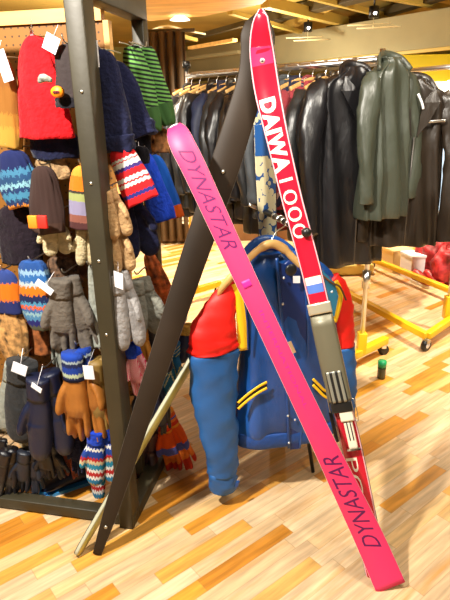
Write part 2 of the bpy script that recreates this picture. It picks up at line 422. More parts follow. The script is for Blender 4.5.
# binding plate
bnd = mat('grey_binding_plastic', (.17, .155, .10), .42, .2, bump=.05, bs=80); bnl = mat('pale_binding_ridge', (.33, .33, .27), .35, .4)
d0, d1 = S(311), S(402)
bm = BM(); rings = []
for i in range(31):
    t = i/30; d = d0+(d1-d0)*t; p, T, N, X, w = red.at(d); h = (.036+.002*math.sin(t*3)); hh = .004+.022*min(1, t*10)-.006*max(0, (t-.6))
    rings.append([p+X*(x*h)+N*y for x, y in ((-1, .001), (1, .001), (1, hh*.6), (.8, hh), (-.8, hh), (-1, hh*.6))])
loft(bm, rings); bo = linkw('binding', bm, bnd, tr); bo['label'] = 'grey metal and plastic binding plate'
bm = ski_layer(red, .018, .0262, 0, S(366), S(398), -.027, .027, 12); linkw('binding_panel', bm, blackp, bo)
for sgn in (-1, 0, 1):
    bm = ski_layer(red, .02, .0275, 0, S(368), S(396), sgn*.018-.0055, sgn*.018+.0055, 12); under(linkw('binding_rib', bm, bnl, tr), tr) if False else linkw('binding_rib', bm, bnl, bo)
bm = ski_layer(red, .004, .014, 0, S(307), S(313), -.037, .037, 6); linkw('binding_lip', bm, mat('pale_edge_metal', (.75, .68, .5), .3, .6), bo)
bm = ski_layer(red, .004, .024, 0, S(398), S(406), -.034, .034, 6); linkw('binding_end', bm, blackp, bo)
# heel piece
cr = mat('cream_plastic', (.85, .78, .62), .4)
bm = ski_layer(red, .002, .022, 0, S(406), S(420), -.012, .03, 6); hp = linkw('heel_piece', bm, cr, tr)
bm = ski_layer(red, .002, .018, 0, S(420), S(446), -.006, .022, 8); linkw('heel_arm', bm, cr, hp)
bm = ski_layer(red, .002, .022, 0, S(444), S(451), -.014, .03, 6); linkw('heel_foot', bm, cr, hp)
for k in (0, 1):
    bm = ski_layer(red, .018, .0187, 0, S(424), S(436), .002+.011*k, .006+.011*k, 3); linkw('heel_slot', bm, ski_core, hp)
# wire brake
bm = BM(); a0 = red.pt(S(398), .03, .01); tube(bm, smoothpath([a0, red.pt(S(402), .044, .02), red.pt(S(415), .044, .02), red.pt(S(424), .034, .01)], 14), .0016, 8); linkw('brake_wire', bm, steel, tr)
bm = BM(); tube(bm, smoothpath([red.pt(S(385), -.037, .006), red.pt(S(405), -.04, .01), red.pt(S(428), -.034, .004)], 12), .0025, 8); linkw('brake_wire', bm, steel, tr)
bm = ski_layer(red, .0, .014, 0, S(408), S(442), -.046, -.034, 6); linkw('brake_pad', bm, blackp, tr)

# --- black ski
blk_m = mat('brown_black_ski_base', (.022, .013, .007), .55, coat=0, spec=.25, var=.2, vs=4)
e = onz(97, 556)
BKp = [(258, 14, 1.66, .02), (258, 20, 1.66, .07), (258, 34, 1.665, .105), (257, 52, 1.675, .10), (252, 80, 1.69, .09), (238, 125, 1.71, .09), (222, 175, 1.735, .094), (183, 290, 1.79, .082), (145, 405, 1.84, .068), (112, 508, 1.885, .05)]
pts = [(*W(x, y, d), w) for x, y, d, w in BKp]; pts.append((e.x, e.y, .006, .03))
bk = Path(pts, (CAM-W(180, 300, 1.8)).normalized(), 100)
tb = thing('black_ski', 'dark brown-black ski leaning right, with rounded tip behind the red ski', 'ski', e)
linkw('ski_core', ski_layer(bk, -.012, 0, 0), blk_m, tb)
linkw('steel_edge', ski_layer(bk, -.003, -.001, -.0008), mat('dark_steel_edge', (.12, .1, .08), .4, .6), tb)
p_, T_, N_v, X_, w_ = bk.at(S(525, bk))
bm = BM(); tube(bm, [p_+N_v*.0, p_+N_v*.002], .006, 14); o = linkw('screw', bm, steel, tb)
p_, T_, N_v, X_, w_ = bk.at(S(172, bk))
bm = BM(); tube(bm, [p_+X_*.0+N_v*.0, p_+N_v*.004], .006, 14); o = linkw('screw', bm, steel, tb)

# --- pink ski
pink_m = mat('hot_pink_ski_base', (.84, .034, .15), .5, var=.05, vs=3)
e = onz(392, 584)
PK = [(174, 126, 1.640, .045), (177, 132, 1.632, .068), (183, 146, 1.620, .077), (196, 172, 1.622, .076), (232, 250, 1.635, .070), (272, 335, 1.65, .067), (318, 432, 1.685, .074), (345, 488, 1.72, .086), (370, 540, 1.755, .097)]
pts = [(*W(x, y, d), w) for x, y, d, w in PK]; pts.append((e.x-.012, e.y-.025, .012, .102))
pk = Path(pts, (CAM-W(270, 340, 1.7)).normalized(), 100)
tp = thing('pink_ski', 'hot pink ski base with purple lettering crossing in front diagonally', 'ski', V((e.x, e.y, 0)))
linkw('ski_core', ski_layer(pk, -.011, -.0012, 0), mat('pale_ski_topsheet', (.8, .75, .72), .3, coat=.3), tp)
linkw('ski_base', ski_layer(pk, -.0012, .001, .0008), pink_m, tp)
pur = mat('purple_lettering', (.12, .003, .09), .5); purl = mat('faint_purple_lettering', (.62, .015, .26), .5)
Sp = lambda py: s_at(pk, 0, py)
lettering(pk, 'DYNASTAR', Sp(147), Sp(249), .042, .0013, pur, tp, bold=0, shear=.5)
lettering(pk, 'DYNASTAR', Sp(456), Sp(552), .052, .0013, pur, tp, rev=True, bold=0, shear=.5)
lettering(pk, 'INTERNATIONAL', Sp(313), Sp(410), .012, .0013, purl, tp)
for a_, b_2 in ((277, 279), (282, 289), (424, 426), (429, 434)):
    linkw('base_mark', ski_layer(pk, .001, .0014, 0, Sp(a_), Sp(b_2), -.018, .012, 3), purl, tp)
# curled tip ring (metal tip guard) behind the top end
p_, T_, N_v, X_, w_ = pk.at(0.012)
bm = BM(); tube(bm, smoothpath([p_+X_*(-.028)-N_v*.008+T_*.02, p_-X_*.022-N_v*.012-T_*.012, p_-N_v*.012-T_*.022, p_+X_*.022-N_v*.012-T_*.012, p_+X_*.03-N_v*.008+T_*.02], 18), .0045, 8)
linkw('tip_guard', bm, mat('pale_alloy', (.8, .8, .82), .3, .7), tp)

# --- blue and cream ski (rear leg)
def leafmat():
    m, nt, b = newmat('blue_cream_ski_graphic')
    tc = nt.nodes.new('ShaderNodeTexCoord'); mp = nt.nodes.new('ShaderNodeMapping'); mp.inputs['Scale'].default_value = (48, 48, 30)
    mp.inputs['Rotation'].default_value = (0, .6, 0)
    v = nt.nodes.new('ShaderNodeTexVoronoi'); v.inputs['Scale'].default_value = 1; v.inputs['Randomness'].default_value = .55
    lk(nt, tc.outputs['Object'], mp.inputs[0]); lk(nt, mp.outputs[0], v.inputs['Vector'])
    r = nt.nodes.new('ShaderNodeValToRGB'); r.color_ramp.interpolation = 'CONSTANT'
    r.color_ramp.elements[0].color = (.62, .56, .36, 1); r.color_ramp.elements[1].position = .62; r.color_ramp.elements[1].color = (.02, .08, .25, 1)
    lk(nt, v.outputs['Distance'], r.inputs[0]); lk(nt, r.outputs[0], b.inputs['Base Color']); b.inputs['Roughness'].default_value = .35
    return m
e = onz(277, 436)
BL = [(263, 66, 1.74, .04), (263, 80, 1.76, .07), (265, 150, 1.88, .078), (267, 215, 2.0, .072), (270, 290, 2.14, .07), (274, 380, 2.33, .07)]
pts = [(*W(x, y, d), w) for x, y, d, w in BL]; pts.append((e.x, e.y, .008, .07))
bl = Path(pts, (CAM-W(265, 200, 1.9)).normalized(), 70)
tl = thing('patterned_ski', 'blue ski with cream leaf pattern standing upright behind the red ski', 'ski', e)
linkw('ski_core', ski_layer(bl, -.012, -.001, 0), ski_core, tl)
linkw('top_sheet', ski_layer(bl, -.001, .001, .003), leafmat(), tl)
bm = ski_layer(bl, .001, .0015, .004, S(127, bl), S(158, bl)); linkw('blue_panel', bm, mat('ski_blue_panel', (.02, .10, .32), .3), tl)

# --- pale ski (rear brace)
pal = mat('yellow_green_ski', (.62, .58, .16), .35, var=.25, vs=7, coat=.3)
e = onz(79, 557)
e2 = bl.pt(S(246, bl), -.03, -.02)
pA = V((e.x, e.y, .008))
pp = [(*(pA.lerp(e2, t)), w) for t, w in ((0, .03), (.05, .05), (.3, .06), (.7, .06), (.95, .065), (1, .05))]
nn = (CAM-pA).normalized(); dirp = (e2-pA).normalized(); side_ = nn.cross(dirp).normalized()
pth = Path(pp, (nn*.35-side_*.9).normalized(), 60)
tq = thing('pale_ski', 'thin yellow-green ski seen nearly edge-on behind the black ski', 'ski', V((e.x, e.y, 0)))
linkw('ski_core', ski_layer(pth, -.012, 0, 0), mat('pale_ski_side', (.5, .5, .36), .4), tq)
linkw('top_sheet', ski_layer(pth, 0, .001, .004), pal, tq)
linkw('dark_edge', ski_layer(pth, -.014, -.012, .0), ski_core, tq)
# --- thin dark pole foot seen below the jacket
bm = BM(); a0 = onz(313, 473); b0 = bl.pt(S(262, bl), .045, -.05)
tube(bm, [a0+V((0, 0, .006)), b0], .008, 10)
tag(link('ski_pole', bm, blackp), 'thin black pole whose foot shows beneath the blue jacket hem', 'pole')
# --- rod
rod_m = mat('black_rod', (.03, .025, .02), .3, .5)
farp = bl.pt(S(214, bl), -.004, 0)
rd = (kp-farp).normalized()
bm = BM(); cyl(bm, farp-rd*.05, kp+rd*.004, .0105, 16)
trod = thing('hanging_rod', 'short dark rod bolted through the red and patterned skis', 'rod', farp)
linkw('bar', bm, rod_m, trod)
bm = BM(); ball(bm, kp+rd*.012, (.016, .016, .016), 14); o = linkw('end_knob', bm, blackp, trod); o['label'] = 'black knob at the red ski'
bm = BM(); ball(bm, farp-rd*.052, (.014, .014, .014), 14); tube(bm, smoothpath([farp-rd*.05, farp-rd*.05+V((-.03, 0, .012)), farp-rd*.05+V((-.045, 0, .02))], 6), .006, 8); o = linkw('far_bolt', bm, chrome, trod)
for t in (.25, .38, .5, .62, .75):
    c = farp.lerp(kp, t); bm = BM(); tube(bm, [c-rd*.005, c+rd*.005], .0115, 16); linkw('chrome_ring', bm, chrome, trod)

# ------------------------------------------------------------------ hangers
def hanger_bm(hw=.21, drop=.07, r=.012, up=.07, hr=.02):
    bm = BM()
    tube(bm, smoothpath([(-hw, .0, -up-drop), (-hw*.6, 0, -up-drop*.55), (-.03, 0, -up-.008), (0, 0, -up), (.03, 0, -up-.008), (hw*.6, 0, -up-drop*.55), (hw, 0, -up-drop)], 22), [r*(1+.35*abs(math.cos(i/21*PI))) for i in range(22)], 10, flat=.6, flatdir=(0, 0, 1))
    return bm
def hook_bm(up=.07, hr=.02):
    bm = BM(); pts = [(0, 0, -up), (0, 0, -hr*1.3)]+[(math.sin(a)*hr*(1), 0, math.cos(a)*hr*-1) for a in [PI*.12+(PI*1.35)*k/9 for k in range(10)]]
    # the hook wraps over the rail from below: origin is the rail centre
    pts = [(0, 0, -up), (0, 0, -hr*1.9)]+[(hr*math.sin(a), 0, -hr*math.cos(a)) for a in [PI*.35+(PI*1.15)*k/9 for k in range(10)]]
    tube(bm, smoothpath(pts, 26), .0022, 8); return bm
wood_h = mat('hanger_beech', (.62, .36, .12), .35, coat=.3, var=.15, vs=10)
def hanger(label, o, xa, rail_up=.0, hw=.165, drop=.055, group=None, up=.07, m=wood_h):
    za = V((0, 0, 1)); ya = za.cross(xa).normalized()
    t = thing('clothes_hanger', label, 'hanger', (0, 0, 0), group); t.matrix_basis = basis(xa, ya, za, o)
    link('shoulder_bar', hanger_bm(hw, drop, up=up), m, t)
    # hook turns in the rail's cross-section plane (local XZ is the jacket plane)
    link('hook', hook_bm(up=up), chrome, t)
    return t

# ------------------------------------------------------------------ the blue satin jacket
rodc = farp.lerp(kp, .42)
ry = V((-rd.x, -rd.y, 0)).normalized()           # towards far end
ry = V((farp.x-kp.x, farp.y-kp.y, 0)).normalized()
jx = V((ry.y, -ry.x, 0))                          # screen right
if jx.x < 0: jx = -jx
jx = (jx+V((.35, 0, 0))).normalized()             # jacket swings a little to face the viewer
jy = V((0, 0, 1)).cross(jx)                       # away from the viewer
blue = mat('blue_satin', (.006, .065, .28), .33, bump=.9, bs=11, coat=.1, var=.35, vs=9, stretch=(1, 1, .5))
blue_s = mat('blue_nylon_sleeve', (.014, .11, .36), .55, bump=.5, bs=9, var=.1, vs=5)
red_s = mat('red_nylon', (.78, .008, .004), .55, bump=.4, bs=9)
yel_s = mat('yellow_nylon', (.92, .55, .01), .5, bump=.1, bs=12)
navy = mat('navy_lining', (.008, .03, .16), .4, bump=.3, bs=12)
grey_bl = mat('teal_satin', (.02, .16, .28), .35)
TJ = basis(jx, jy, V((0, 0, 1)), rodc)
JI = TJ.inverted()
def JL(px, py, off=0): # local x,z on the jacket plane (off = towards viewer)
    p = JI @ onplane(px, py, rodc-jy*off, jy); return p.x, p.z
jk = thing('varsity_jacket', 'blue satin jacket with red and yellow shoulders on a wooden hanger', 'jacket'); jk.matrix_basis = TJ
def ring_pts(xl, xr, z, dep, n=56, ph=0, amp=.0, k=7, off=0):
    cx = (xl+xr)/2; hw = (xr-xl)/2; out = []
    for i in range(n):
        a = 2*PI*i/n; ca, sa = math.cos(a), math.sin(a)
        sx = math.copysign(abs(ca)**.75, ca); sy = math.copysign(abs(sa)**.75, sa)
        x = cx+hw*sx
        wv = amp*(math.sin(k*a+ph+z*6)+.6*noise.noise(V((x*14, z*7, ph))))
        out.append(V((x, off+dep*sy+wv*(1 if sa < 0 else .5), z)))
    return out
def garment(rows, name, m, parent, amp=.006, ph=0, n=56, steps=30, cap=(True, True)):
    rr = smoothpath(rows, steps); bm = BM()
    loft(bm, [ring_pts(a, b, z, d, n, ph, amp, off=o) for a, b, z, d, o in rr], cap)
    return link(name, bm, m, parent)
rows = []
for py, xl, xr, d, off in ((258, 254, 300, .03, 0), (266, 243, 314, .05, 0), (275, 236, 328, .062, 0), (290, 238, 338, .07, 0), (320, 243, 341, .075, 0), (360, 243, 342, .08, 0), (400, 240, 341, .085, 0), (432, 238, 340, .082, 0), (440, 240, 337, .075, 0)):
    x0, z = JL(xl, py, .05); x1, _ = JL(xr, py, .05)
    rows.append((x0, x1, z, d, off))
garment(rows, 'body', blue, jk, amp=.008, n=72, steps=48)
rows = []
for py, xl, xr, d in ((436, 239, 338, .08), (441, 238, 339, .084), (447, 239, 338, .082), (450, 240, 336, .076)):
    x0, z = JL(xl, py, .05); x1, _ = JL(xr, py, .05); rows.append((x0, x1, z, d, 0))
garment(rows, 'hem_band', mat('blue_rib_knit', (.006, .06, .28), .6, bump=.3, bs=60), jk, amp=.002, n=72, steps=10)
def sleeve(name, spec, m, off=.03, flat=.62, ph=0, parent=jk, caps=True, n=28, steps=24):
    P = []; 
    for px, py, hw in spec:
        x, z = JL(px, py, off); d = depth(TJ @ V((x, -off, z))); P.append((x, -off, z, hw*d/F))
    sp = smoothpath(P, steps); bm = BM()
    tube(bm, [p[:3] for p in sp], [p[3] for p in sp], n, flatdir=(1, 0, 0), flat=flat,
         wob=lambda t, a: 1+.05*math.sin(3*a+t*9+ph)+.045*math.sin(t*22+2*a+ph)+.035*math.sin(t*39-a*3)+.03*math.sin(t*60+a*4))
    return link(name, bm, m, parent)
sl = [(234, 277, 5), (229, 290, 10), (220, 312, 18), (213, 335, 24), (213, 352, 25.5), (215, 395, 23), (220, 440, 18), (223, 470, 15)]
def cut(spec, y0, y1):
    sp = smoothpath(spec, 60); return [p for p in sp if y0-1 <= p[1] <= y1+1]
sleeve('sleeve_upper', cut(sl, 0, 350)[::4]+[cut(sl, 0, 350)[-1]], red_s, .05)['label'] = 'red upper left sleeve'
sleeve('sleeve_lower', [p for p in cut(sl, 350, 475)][::4]+[(222, 474, 14.6)], blue_s, .05, ph=1)['label'] = 'blue lower left sleeve'
sleeve('cuff', [(222, 470, 14), (223, 480, 14.5), (224, 488, 13), (224, 492, 9)], blue_s, .05, steps=12)
x0, z0 = JL(237, 484, .1)
sr = [(331, 278, 8), (338, 292, 12), (341, 320, 13), (343, 350, 13), (344, 395, 12.5), (345, 420, 10)]
sleeve('sleeve_upper', cut(sr, 0, 345)[::4]+[cut(sr, 0, 345)[-1]], red_s, .02, ph=2)['label'] = 'red upper right sleeve'
sleeve('sleeve_lower', cut(sr, 345, 424)[::4], blue_s, .02, ph=3)['label'] = 'blue lower right sleeve'
jh = thing('clothes_hanger', 'pale wooden hanger carrying the blue satin jacket', 'hanger'); jh.matrix_basis = TJ
P = []
for px, py, of in ((219, 295, .06), (222, 288, .07), (232, 276, .078), (247, 260, .07), (261, 248, .06), (273, 244, .055), (284, 249, .06), (293, 258, .07), (301, 266, .075)):
    x, z = JL(px, py, of); P.append((x, -of, z))
bm = BM(); tube(bm, smoothpath(P, 34), [.006+.005*min(1, i/6)+(.003 if 16 < i < 26 else 0) for i in range(34)], 12, flatdir=(0, 1, 0), flat=1.15); link('shoulder_bar', bm, wood_h, jh)
x, z = JL(271, 243, .055)
bm = BM(); tube(bm, smoothpath([(x, -.055, z), (x*.6, -.04, -.035), (.012, -.01, -.02), (.016, 0, 0), (0, 0, .014), (-.015, 0, .002)], 24), .0022, 8); link('hook', bm, chrome, jh)
def patch(name, poly, m, off, th=.004, parent=jk, subdiv=0, bev=0):
    """flat shaped cloth patch with thickness, outline given on the jacket"""
    bm = BM(); vs = []
    for px, py in poly:
        x, z = JL(px, py, off); vs.append(bm.verts.new((x, -off, z)))
    f = bm.faces.new(vs); r = bmesh.ops.extrude_face_region(bm, geom=[f]); bmesh.ops.translate(bm, vec=(0, -th, 0), verts=[v for v in r['geom'] if isinstance(v, bmesh.types.BMVert)])
    return link(name, bm, m, parent, False)
def strip(name, line, w, m, off, r=.6, parent=jk, n=20):
    P = []
    for px, py in line:
        x, z = JL(px, py, off); P.append((x, -off, z))
    d = 1.9/F; bm = BM(); sp = smoothpath(P, n); tube(bm, sp, w*d/2, 10, flatdir=(1, 0, 0), flat=r); return link(name, bm, m, parent)
strip('shoulder_stripe', [(236, 283), (240, 296), (242, 320), (243, 350)], 11, yel_s, .066, .25)['label'] = 'yellow stripe between red sleeve and blue body'
strip('shoulder_stripe', [(334, 282), (339, 294), (337, 308), (333, 322)], 9, yel_s, .07, .3)['label'] = 'yellow stripe at the right shoulder'
strip('shoulder_piping', [(243, 292), (247, 320), (248, 350)], 1.6, navy, .083, 1)
strip('shoulder_piping', [(322, 275), (332, 283), (340, 287), (346, 300)], 2.0, mat('brown_piping', (.12, .05, .02), .6), .085, 1)
# collar
patch('teal_panel', [(322, 270), (334, 282), (338, 296), (334, 316), (322, 318), (316, 290)], grey_bl, .075)
def collar(line, w0, off, m, name='collar'):
    P = []
    for px, py, hw in line:
        x, z = JL(px, py, off); P.append((x, -off, z, hw*1.9/F))
    sp = smoothpath(P, 24); bm = BM(); tube(bm, [p[:3] for p in sp], [p[3] for p in sp], 14, flatdir=(0, 0, 1), flat=.5); return link(name, bm, m, jk)
collar([(240, 266, 4), (249, 254, 8), (260, 245, 9), (272, 243, 8), (284, 248, 7), (294, 258, 7), (303, 270, 5)], 0, -.02, blue, 'collar')
collar([(286, 262, 4), (293, 272, 7), (298, 284, 7), (300, 294, 3)], 0, .07, navy, 'collar_tab')
bm = BM(); x, z = JL(291, 270, .095); ball(bm, (x, -.095, z), (.021, .008, .021), 18); link('collar_badge', bm, blackp, jk)
patch('brand_label', [(293, 276), (300, 276), (300, 283), (293, 283)], white_card, .098, .001)
patch('open_front', [(276, 262), (301, 268), (307, 330), (303, 400), (300, 448), (290, 449), (286, 380), (280, 300)], navy, .076, .005)
strip('placket', [(277, 258), (280, 300), (286, 370), (289, 448)], 3.4, blue, .085, .6)
strip('placket', [(303, 270), (308, 330), (304, 400), (300, 448)], 2.4, blue, .083, .6)
snapm = mat('pearl_snap', (.75, .8, .85), .25, .5)
for px, py in ((284, 278), (283, 304), (287, 389), (288, 416), (295, 420), (289, 443), (332, 292)):
    x, z = JL(px, py, .095); bm = BM(); ball(bm, (x, -.094, z), (.0048, .003, .0048), 10); link('snap_button', bm, snapm, jk)
for side in (0, 1):
    if side == 0: L0 = [(238, 409), (247, 401), (258, 393), (267, 388)]; dy = -6
    else: L0 = [(313, 385), (319, 391), (324, 396), (330, 399)]; dy = -6
    o = strip('pocket_trim', L0, 3.0, yel_s, .09, .5); o['label'] = 'yellow pocket stripe'
    strip('pocket_trim', [(x, y+dy) for x, y in L0], 3.0, yel_s, .09, .5)['label'] = 'yellow pocket stripe'
    strip('pocket_slot', [(x, y+dy/2) for x, y in L0], 3.4, blackp, .086, .5)
patch('swing_tag', [(288, 342), (291, 341), (296, 352), (292, 354)], mat('tan_card', (.6, .4, .22), .6), .1, .001)
x, z = JL(237, 483, .08); bm = BM(); box(bm, (x, -.085, z), (.012, .006, .03), Matrix.Rotation(.25, 3, 'Y'), .002); link('cuff_tab', bm, blue, jk)

# ------------------------------------------------------------------ rolling garment racks
def lofted_jacket(seed, L=.82, hw=.235, arm=.62, open_=False):
    rnd = random.Random(seed); ph = rnd.random()*6
    bm = BM(); q_ = hw/.235; rows = [(.06, .012, .03), (.085*q_, -.008, .04), (.15*q_, -.035, .052), (.21*q_, -.065, .056), (hw, -.14, .058), (hw-.01, -.3, .07), (hw, -.5, .078), (hw+.012, -L+.05, .085), (hw+.01, -L, .08)]
    rr = smoothpath(rows, 30)
    loft(bm, [ring_pts(-w, w, z, d, 64, ph, .006+.012*min(1, -z/.3) if z < 0 else .004, k=9) for w, z, d in rr])
    sl = []
    for s in (-1, 1):
        b2 = BM(); k = rnd.uniform(-.02, .03); q = hw/.235; g = .6+.4*q; P = [(s*.185*q, 0, -.065, .045*g), (s*.235*q, -.015, -.13, .064*g), (s*(.268+k)*q, -.03, -.28, .062*g), (s*(.278+k)*q, -.05, -.45, .053*g), (s*(.268+k)*q, -.06, -arm, .049*g), (s*(.268+k)*q, -.06, -arm-.05, .046*g)]
        sp = smoothpath(P, 22)
        tube(b2, [p[:3] for p in sp], [p[3] for p in sp], 18, flatdir=(1, 0, 0), flat=.75, wob=lambda t, a: 1+.09*math.sin(3*a+t*10+ph+s)+.07*math.sin(t*31+a*2+ph)+.05*math.sin(t*55-a*3)+.22*noise.noise(V((math.cos(a)*1.8, math.sin(a)*1.8+s, t*5+ph))))
        sl.append(b2)
    co = BM(); sp = smoothpath([(-.10, -.03, -.045), (-.065, .01, .005), (0, .035, .022), (.065, .01, .005), (.10, -.03, -.045)], 18)
    tube(co, sp, [.018+.006*math.sin(i/17*PI) for i in range(18)], 10, flat=.5, flatdir=(0, 0, 1))
    lap = []
    for s in (-1, 1):
        b3 = BM(); q = [(s*.09, -.058, -.03), (s*.03, -.085, -.10), (s*.012, -.094, -.26), (s*.06, -.092, -.2), (s*.115, -.075, -.1)]
        f = b3.faces.new([b3.verts.new(v) for v in q]); r = bmesh.ops.extrude_face_region(b3, geom=[f]); bmesh.ops.translate(b3, vec=(0, -.008, 0), verts=[v for v in r['geom'] if isinstance(v, bmesh.types.BMVert)]); lap.append(b3)
    z_ = BM(); tube(z_, [(0, -.1, -.26), (.0, -.098, -.5), (0, -.1, -L+.01)], .004, 8)
    return bm, sl, co, lap, z_
JM = {}
def jacket(name, label, o, xa, m, seed, L=.82, hw=.235, group=None, arm=.62, scale=1, extra=None, down=.075, lap=True):
    t = thing(name, label, 'jacket', (0, 0, 0), group)
    ya = V((0, 0, 1)).cross(xa).normalized(); t.matrix_basis = basis(xa, ya, V((0, 0, 1)), o-V((0, 0, down))) @ Matrix.Scale(scale, 4)
    key = (seed, L, hw, arm)
    if key not in JM:
        bm, sl, co, lps, z_ = lofted_jacket(seed, L, hw, arm)
        out = []
        for n, b in [('body', bm), ('sleeve', sl[0]), ('sleeve', sl[1]), ('collar', co), ('lapel', lps[0]), ('lapel', lps[1]), ('zip', z_)]:
            ob = link(n, b, m, t, n != 'lapel'); out.append(ob)
            if n == 'zip': ob.data.materials[0] = mat('dark_zip', (.12, .11, .1), .5, .4)
        if not lap:
            for ob in [x for x in out if x.name.startswith(('lapel', 'zip'))]:
                out.remove(ob); bpy.data.objects.remove(ob)
        JM[key] = out
    else:
        for ob in JM[key]:
            c = ob.copy(); C.objects.link(c); c.parent = t
            if not ob.name.startswith('zip'):
                c.material_slots[0].link = 'OBJECT'; c.material_slots[0].material = m
    return t
leaB = mat('black_leather', (.008, .0075, .009), .36, bump=.8, bs=13, stretch=(1.3, 1.3, .5), spec=.7)
leaG = mat('charcoal_leather', (.018, .019, .02), .36, bump=.8, bs=13, stretch=(1.3, 1.3, .5), spec=.7)
leaO = mat('olive_grey_leather', (.052, .060, .042), .40, bump=.8, bs=13, stretch=(1.3, 1.3, .5), spec=.7)
leaBr = mat('brown_black_leather', (.026, .018, .012), .36, bump=.8, bs=13, stretch=(1.3, 1.3, .5), spec=.6)
leaN = mat('navy_cloth', (.012, .018, .05), .6, bump=.3, bs=16)
cloG = mat('slate_cloth', (.07, .08, .09), .7, bump=.3, bs=20)
plaid = knit('plaid_wool', [(0, (.35, .04, .05)), (.12, (.03, .03, .06)), (.2, (.5, .3, .25)), (.26, (.3, .03, .06)), (.38, (.04, .03, .06)), (.46, (.5, .32, .28)), (.52, (.03, .03, .08)), (.62, (.4, .05, .07)), (.72, (.03, .03, .06)), (.8, (.55, .35, .3)), (.86, (.3, .04, .05))], zig=.12, zf=3)
A1 = onz(360, 366); B1 = onz(196, 301)
A1.z = B1.z = 0
rdir = (B1-A1).normalized(); rperp = V((-rdir.y, rdir.x, 0))
if rperp.x < 0: rperp = -rperp      # towards screen right / back
RZ = 1.70
def caster(o, label=None, capm=None, m=None):
    c = BM(); tube(c, [o+V((0, -.012, .035)), o+V((0, .012, .035))], .035, 18); return c
def rack(name, label, A, B, m_feet, green=False, rz=RZ, arm0=.26, perp=None):
    perp = perp or rperp
    t = thing(name, label, 'clothes rack', (A+B)/2)
    for P in (A, B):
        bm = BM(); cyl(bm, P+V((0, 0, .1)), P+V((0, 0, rz+.05)), .0145, 14); linkw('upright', bm, chrome, t)
        bm = BM(); beam(bm, P+V((0, 0, .09)), P+V((0, 0, .22)), .05, .05, up=V((1, 0, 0))); linkw('socket', bm, m_feet, t)
        bm = BM(); beam(bm, P-perp*arm0+V((0, 0, .095)), P+perp*arm0+V((0, 0, .095)), .045, .045); linkw('foot_beam', bm, m_feet, t)
        for s in (-1, 1):
            c = P+perp*arm0*.92*s; bm = BM(); tube(bm, [c+V((0, -.013, .034)), c+V((0, .013, .034))], .034, 20)
            cs = linkw('caster', bm, blackp, t)
            bm = BM(); box(bm, c+V((0, 0, .06)), (.03, .04, .03), None, .004); linkw('caster_fork', bm, chrome, cs)
    bm = BM(); cyl(bm, A+V((0, 0, rz)), B+V((0, 0, rz)), .0155, 16); linkw('top_rail', bm, chrome, t)
    bm = BM(); cyl(bm, A+V((0, 0, rz+.02))+perp*.03, B+V((0, 0, rz+.02))+perp*.03, .006, 8); 
    linkw('thin_rail', bm, chrome, t)
    return t
R1 = rack('garment_rack', 'yellow-footed rolling rack with chrome rail full of dark leather jackets', A1, B1, yellow_p)
bm = BM(); cyl(bm, A1+V((0, 0, .50)), A1+V((0, 0, .60)), .024, 16); linkw('height_collar', bm, chrome, R1)
bm = BM(); cyl(bm, B1+V((0, 0, RZ+.05)), B1+V((0, 0, RZ+.10)), .028, 14); linkw('end_cap', bm, blackp, R1)
# small green-capped bottle by the foot
p = onz(381, 378); t = thing('green_capped_bottle', 'small dark bottle with a green cap standing by the yellow foot', 'bottle', p)
bm = BM(); tube(bm, smoothpath([(0, 0, 0), (0, 0, .01), (0, 0, .06), (0, 0, .075)], 10), [.018, .022, .024, .024, .024, .024, .024, .024, .02, .016], 18); link('bottle_body', bm, mat('dark_bottle', (.05, .05, .02), .25, coat=.4), t)
bm = BM(); cyl(bm, (0, 0, .075), (0, 0, .11), .025, 18); link('cap', bm, mat('green_plastic', (.01, .35, .12), .35), t)
# jackets along rail 1: index 0 nearest
n1 = 17
ords = ['second', 'third', 'fourth', 'fifth', 'sixth', 'seventh', 'eighth', 'ninth', 'tenth', 'eleventh', 'twelfth', 'thirteenth', 'fourteenth', 'fifteenth', 'sixteenth', 'seventeenth']
mats1 = [('black leather', leaB), ('black leather', leaB), ('charcoal leather', leaG), ('dark plaid wool', plaid), ('navy cloth', leaN), ('slate cloth', cloG), ('charcoal leather', leaG), ('black leather', leaB), ('brown-black leather', leaBr), ('black leather', leaB),
         ('charcoal leather', leaG), ('navy cloth', leaN), ('black leather', leaB), ('charcoal leather', leaG), ('black leather', leaB), ('charcoal leather', leaG)]
RLen = (B1-A1).length
xa1 = rperp.copy()
for i in range(16):
    t_ = (.17+ (RLen-.22)*i/15)/RLen
    o = A1.lerp(B1, t_)+V((0, 0, RZ)); j = random.uniform(-.12, .12)
    xa = (Matrix.Rotation(j, 3, 'Z') @ xa1)
    nm, m = mats1[i]
    hanger('wooden hanger of the %s jacket from the near end of the leather-jacket rail' % ords[i], o, xa, group='hangers on the leather jacket rail')
    jacket('hanging_jacket', '%s jacket, %s from the near chrome upright on the rail' % (nm, ords[i]), o-V((0, 0, random.uniform(0, .03))), xa, m, i % 4, group='jackets on the leather jacket rail', L=(.82, .78, .86, .8)[i % 4])
